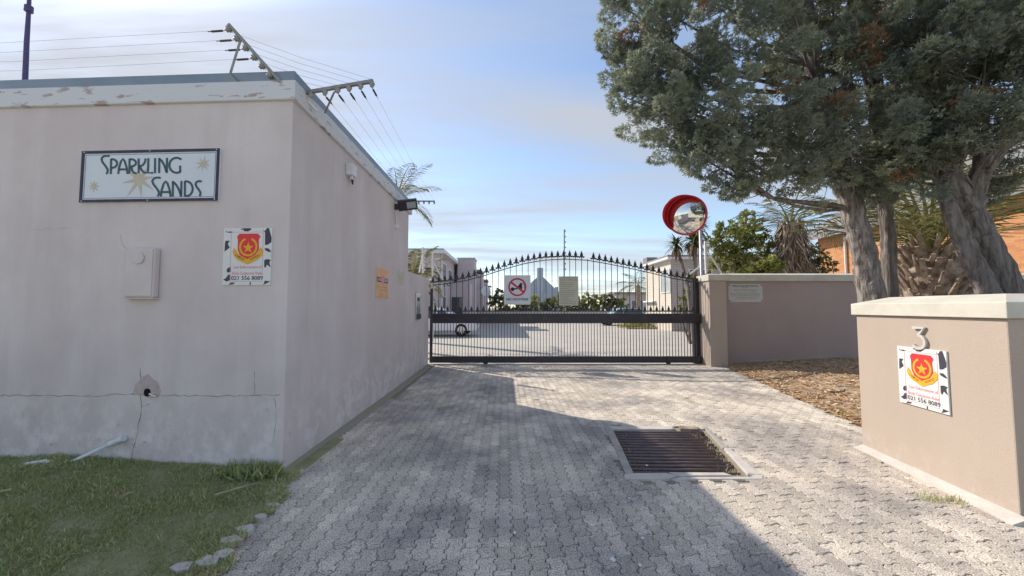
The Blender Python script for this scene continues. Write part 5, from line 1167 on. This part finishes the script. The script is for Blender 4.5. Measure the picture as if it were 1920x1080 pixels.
# yucca / dracaena with hanging brown leaves
def yucca(label, base, heads, m1='palm_leaf'):
    root = thing('yucca_tree', label, 'tree', base); top = Vector(heads[0][0])
    for hc, r, n, dead_ in heads:
        mb = MB(); mb.tube([base, (Vector(base)+Vector(hc))/2+Vector((.1, 0, .2)), Vector(hc)], [.09, .07, .05], 8); mb.build('trunk', 'bark', root)
        O = np.tile(np.array(hc), (n, 1)); D = rnd_dirs(n); D[:, 2] = D[:, 2]*.8+.25; D = unit(D); s_, n_ = frames(D); Tm = np.array([[[0, -.05, 0], [.5, -.06, .05], [.5, .06, .05], [0, .05, 0]], [[.5, -.06, .05], [1, -.005, -.18], [1, .005, -.18], [.5, .06, .05]]])
        npmesh('leaf_head', instance_quads(Tm, O, D, s_, n_, RNG.uniform(.7, 1.1, n)*r), 4, m1, root, np.repeat(np.clip(RNG.normal(.35, .2, n), 0, 1), 2))
        k_ = dead_; D = rnd_dirs(k_); D[:, 2] = -abs(D[:, 2])*1.2-.4; D = unit(D); s_, n_ = frames(D)
        if k_: npmesh('dead_leaves', instance_quads(Tm, np.tile(np.array(hc)-[0, 0, .1], (k_, 1)), D, s_, n_, RNG.uniform(.6, 1.1, k_)*r), 4, 'dead_leaf', root, np.repeat(RNG.random(k_)*.7, 2))
    return root
Yy = 13.5
yucca('yucca with hanging brown leaves beside the mirror pole', P(1302, 640, Yy)*1, [(tuple(P(1300, 450, Yy)), .62, 90, 60), (tuple(P(1268, 458, Yy+.4)), .55, 70, 40), (tuple(P(1312, 425, Yy+.5)), .55, 60, 30)])
# shrubs and trees made of leaf clumps
def shrub(name, label, lobes, m, dens=1, leaf=.09, per=60, trunk=True, group=None, cat='shrub'):
    c0 = np.mean([l[0] for l in lobes], axis=0); root = thing(name, label, cat, Vector((c0[0], c0[1], 0)), group)
    C, LI = lobes_points(lobes, dens); cen = np.array([l[0] for l in lobes]); rr = np.mean([l[1][0] for l in lobes])
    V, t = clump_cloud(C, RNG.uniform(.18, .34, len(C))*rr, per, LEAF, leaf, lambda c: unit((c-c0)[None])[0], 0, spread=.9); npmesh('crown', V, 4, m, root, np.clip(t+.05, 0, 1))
    if trunk:
        mb = MB()
        for i in range(min(9, len(C))):
            c = C[i*len(C)//9]; b = np.array([c0[0]+random.uniform(-.08, .08), c0[1], 0]); mb.tube([tuple(b), tuple((b+c)/2+RNG.normal(0, .06, 3)), tuple(c)], [.05, .035, .012], 6)
        mb.build('trunk', 'bark_dark', root)
    return root
shrub('garden_tree', 'bushy yellow green tree behind the boundary wall beside the mirror', [LB(1385, 440, 40, 14, 26), LB(1365, 490, 38, 13.8, 22), LB(1410, 490, 42, 14, 26), LB(1345, 455, 22, 14, 8), LB(1400, 420, 24, 14.2, 8), LB(1430, 455, 22, 14.2, 8)], 'leaf_olive', 2.0, .12, 42, cat='tree')
shrub('garden_shrub', 'dark green shrub beside the orange brick house', [LB(1520, 480, 26, 13.6, 16), LB(1535, 500, 24, 13.4, 12), LB(1505, 500, 22, 13.6, 10)], 'leaf_dark', 2.0, .10, 40)
shrub('garden_shrub', 'glossy shrub in front of the skirted palm over the wall', [LB(1440, 500, 26, 12.2, 14), LB(1420, 508, 20, 12.2, 10)], 'leaf_olive', 2.0, .11, 40)
hd = [(930, 556, 15, 'rust tinged bush at the end of the townhouse row', 'leaf_dark'), (948, 576, 11, None, 'leaf_olive'), (975, 571, 14, None, 'leaf_dark'), (1000, 566, 15, None, 'leaf_olive'), (1028, 571, 13, None, 'leaf_dark'), (1050, 563, 15, None, 'leaf_olive'), (1078, 566, 14, None, 'leaf_dark'), (1095, 563, 15, None, 'leaf_olive'), (1118, 562, 15, None, 'leaf_olive'), (1143, 563, 14, None, 'leaf_dark'), (1165, 567, 11, None, 'leaf_olive')]
for i, (x, y, r, lb, m) in enumerate(hd):
    lb = lb or {1000: 'bright bush in front of the gable house chimney', 1050: 'bright bush behind the cream rules board', 1078: 'dark bush right of the cream rules board', 1028: 'dark bush below the right eave of the gable house', 975: 'dark bush behind the right edge of the no hooting board', 1165: 'small bright bush beside the flat roofed far building', 948: 'low bright bush next to the rust tinged bush', 1095: 'bright bush left of the pale blue car', 1118: 'bright bush directly behind the pale blue car bonnet', 1143: 'dark bush behind the pale blue car roof'}.get(x)
    shrub('yard_bush', lb or ('bright leafy bush in the row along the far yard wall' if m == 'leaf_olive' else 'dark leafy bush in the row along the far yard wall'), [LB(x, y, r, 39.6, 14), LB(x+4, y+8, r, 39.4, 12), LB(x-6, y+9, r*.9, 39.4, 10)], m, 1.4, .24, 26, group=None if lb else 'bushes along the far yard wall')
shrub('garden_tree', 'light green tree growing against the grey brick house', [LB(1297, 560, 22, 16, 12), LB(1285, 585, 18, 16, 10), LB(1300, 520, 14, 16, 8)], 'leaf_olive', 1.6, .12, 34, cat='tree')
# low planting strip inside the yard
N = 5200; x = RNG.uniform(P(1175, 600, 27).x, P(1330, 600, 27).x+4, N); y = RNG.uniform(27, 29.5, N); o_ = np.stack([x, y, RNG.random(N)**1.5*.45*(1+.5*np.sin(x*2.1))], 1); d = rnd_dirs(N); d[:, 2] = abs(d[:, 2]); s_, n_ = frames(d, RNG.uniform(0, 6, N))
tag(npmesh('border_plants', instance_quads(LEAF, o_, d, s_, n_, RNG.uniform(.1, .22, N)), 4, 'leaf_olive', None, np.clip(RNG.normal(.5, .25, N), 0, 1)), 'low mixed planting along the edge of the yard paving', 'plants', kind='stuff')
mb = MB(); a = P(1175, 600, 27); mb.box(a.x, 30, 26.85, 29.6, -.1, .09); tag(mb.build('planting_bed', 'soil'), kind='structure')
# electric fence posts inside the complex
def fpost(label, x, y0, y1, Y, sx, brace=None):
    a, b = P(x, y0, Y), P(sx, y1, Y); root = thing('fence_post', label, 'fence post', Vector((a.x, Y, a.z)), None); mb = MB(); mb.bar(a, b, .045, .045); mb.build('post', 'white_trim', root)
    for i in range(6):
        c = a.lerp(b, .12+.16*i); mb = MB(); insul(mb, c+Vector((.02, 0, 0)), (1, -.2, 0), .04); mb.build('insulator', 'white_plastic', root)
    if brace: mb = MB(); mb.tube([P(*brace[0], Y), P(*brace[1], Y)], .018, 6); mb.build('brace', 'white_trim', root)
fpost('white electric fence post with left brace on the low wall', 793, 512, 464, WE.y-.6, 793, ((792, 478), (786, 511)))
fpost('white electric fence post with long brace behind the gate end', 811, 640, 474, YG+1.0, 811, ((812, 490), (836, 535)))
fpost('white electric fence post beside the gate pillar', 1324, 513, 452, YW+.1, 1322, ((1326, 470), (1353, 512)))
mb = MB(); a, b = P(1058, 585, 38), P(1058, 430, 38); fp_ = thing('fence_mast', 'tall thin grey fence mast far across the yard', 'mast', Vector((a.x, 38, 0)))
mb.bar(Vector((a.x, 38, 0)), b, .11, .11); mb.build('pole', 'bracket_metal', fp_)
for i in range(8): c = b-ZV(.2+.55*i); mb = MB(); mb.box(c.x-.02, c.x+.14, 37.9, 38.1, c.z-.07, c.z+.07); mb.build('insulator', 'insulator', fp_)
mb = MB(); mb.tube([P(1286, 520, YG+.4), P(1316, 497, YG+.3)], .022, 6); tag(mb.build('stay_rod', 'galv'), 'pale diagonal stay rod behind the right end of the gate', 'rod')
# sticks on the needle bed
for lb, p, q, m in (('pale upright twig sticking out of the needle bed', (1466, 709), (1472, 698), 'twig'), ('dark charred stub standing in the needle bed', (1581, 735), (1584, 729), 'twig_dark'), ('thin dark twig lying flat on the needle bed', (1555, 735), (1579, 735), 'twig_dark')):
    a = G(*p, .06); b = P(q[0], q[1], a.y); mb = MB(); mb.tube([a, a.lerp(b, .5)+Vector((.01, 0, 0)), b], [.014, .012, .009], 6); tag(mb.build('stick', m), lb, 'stick')
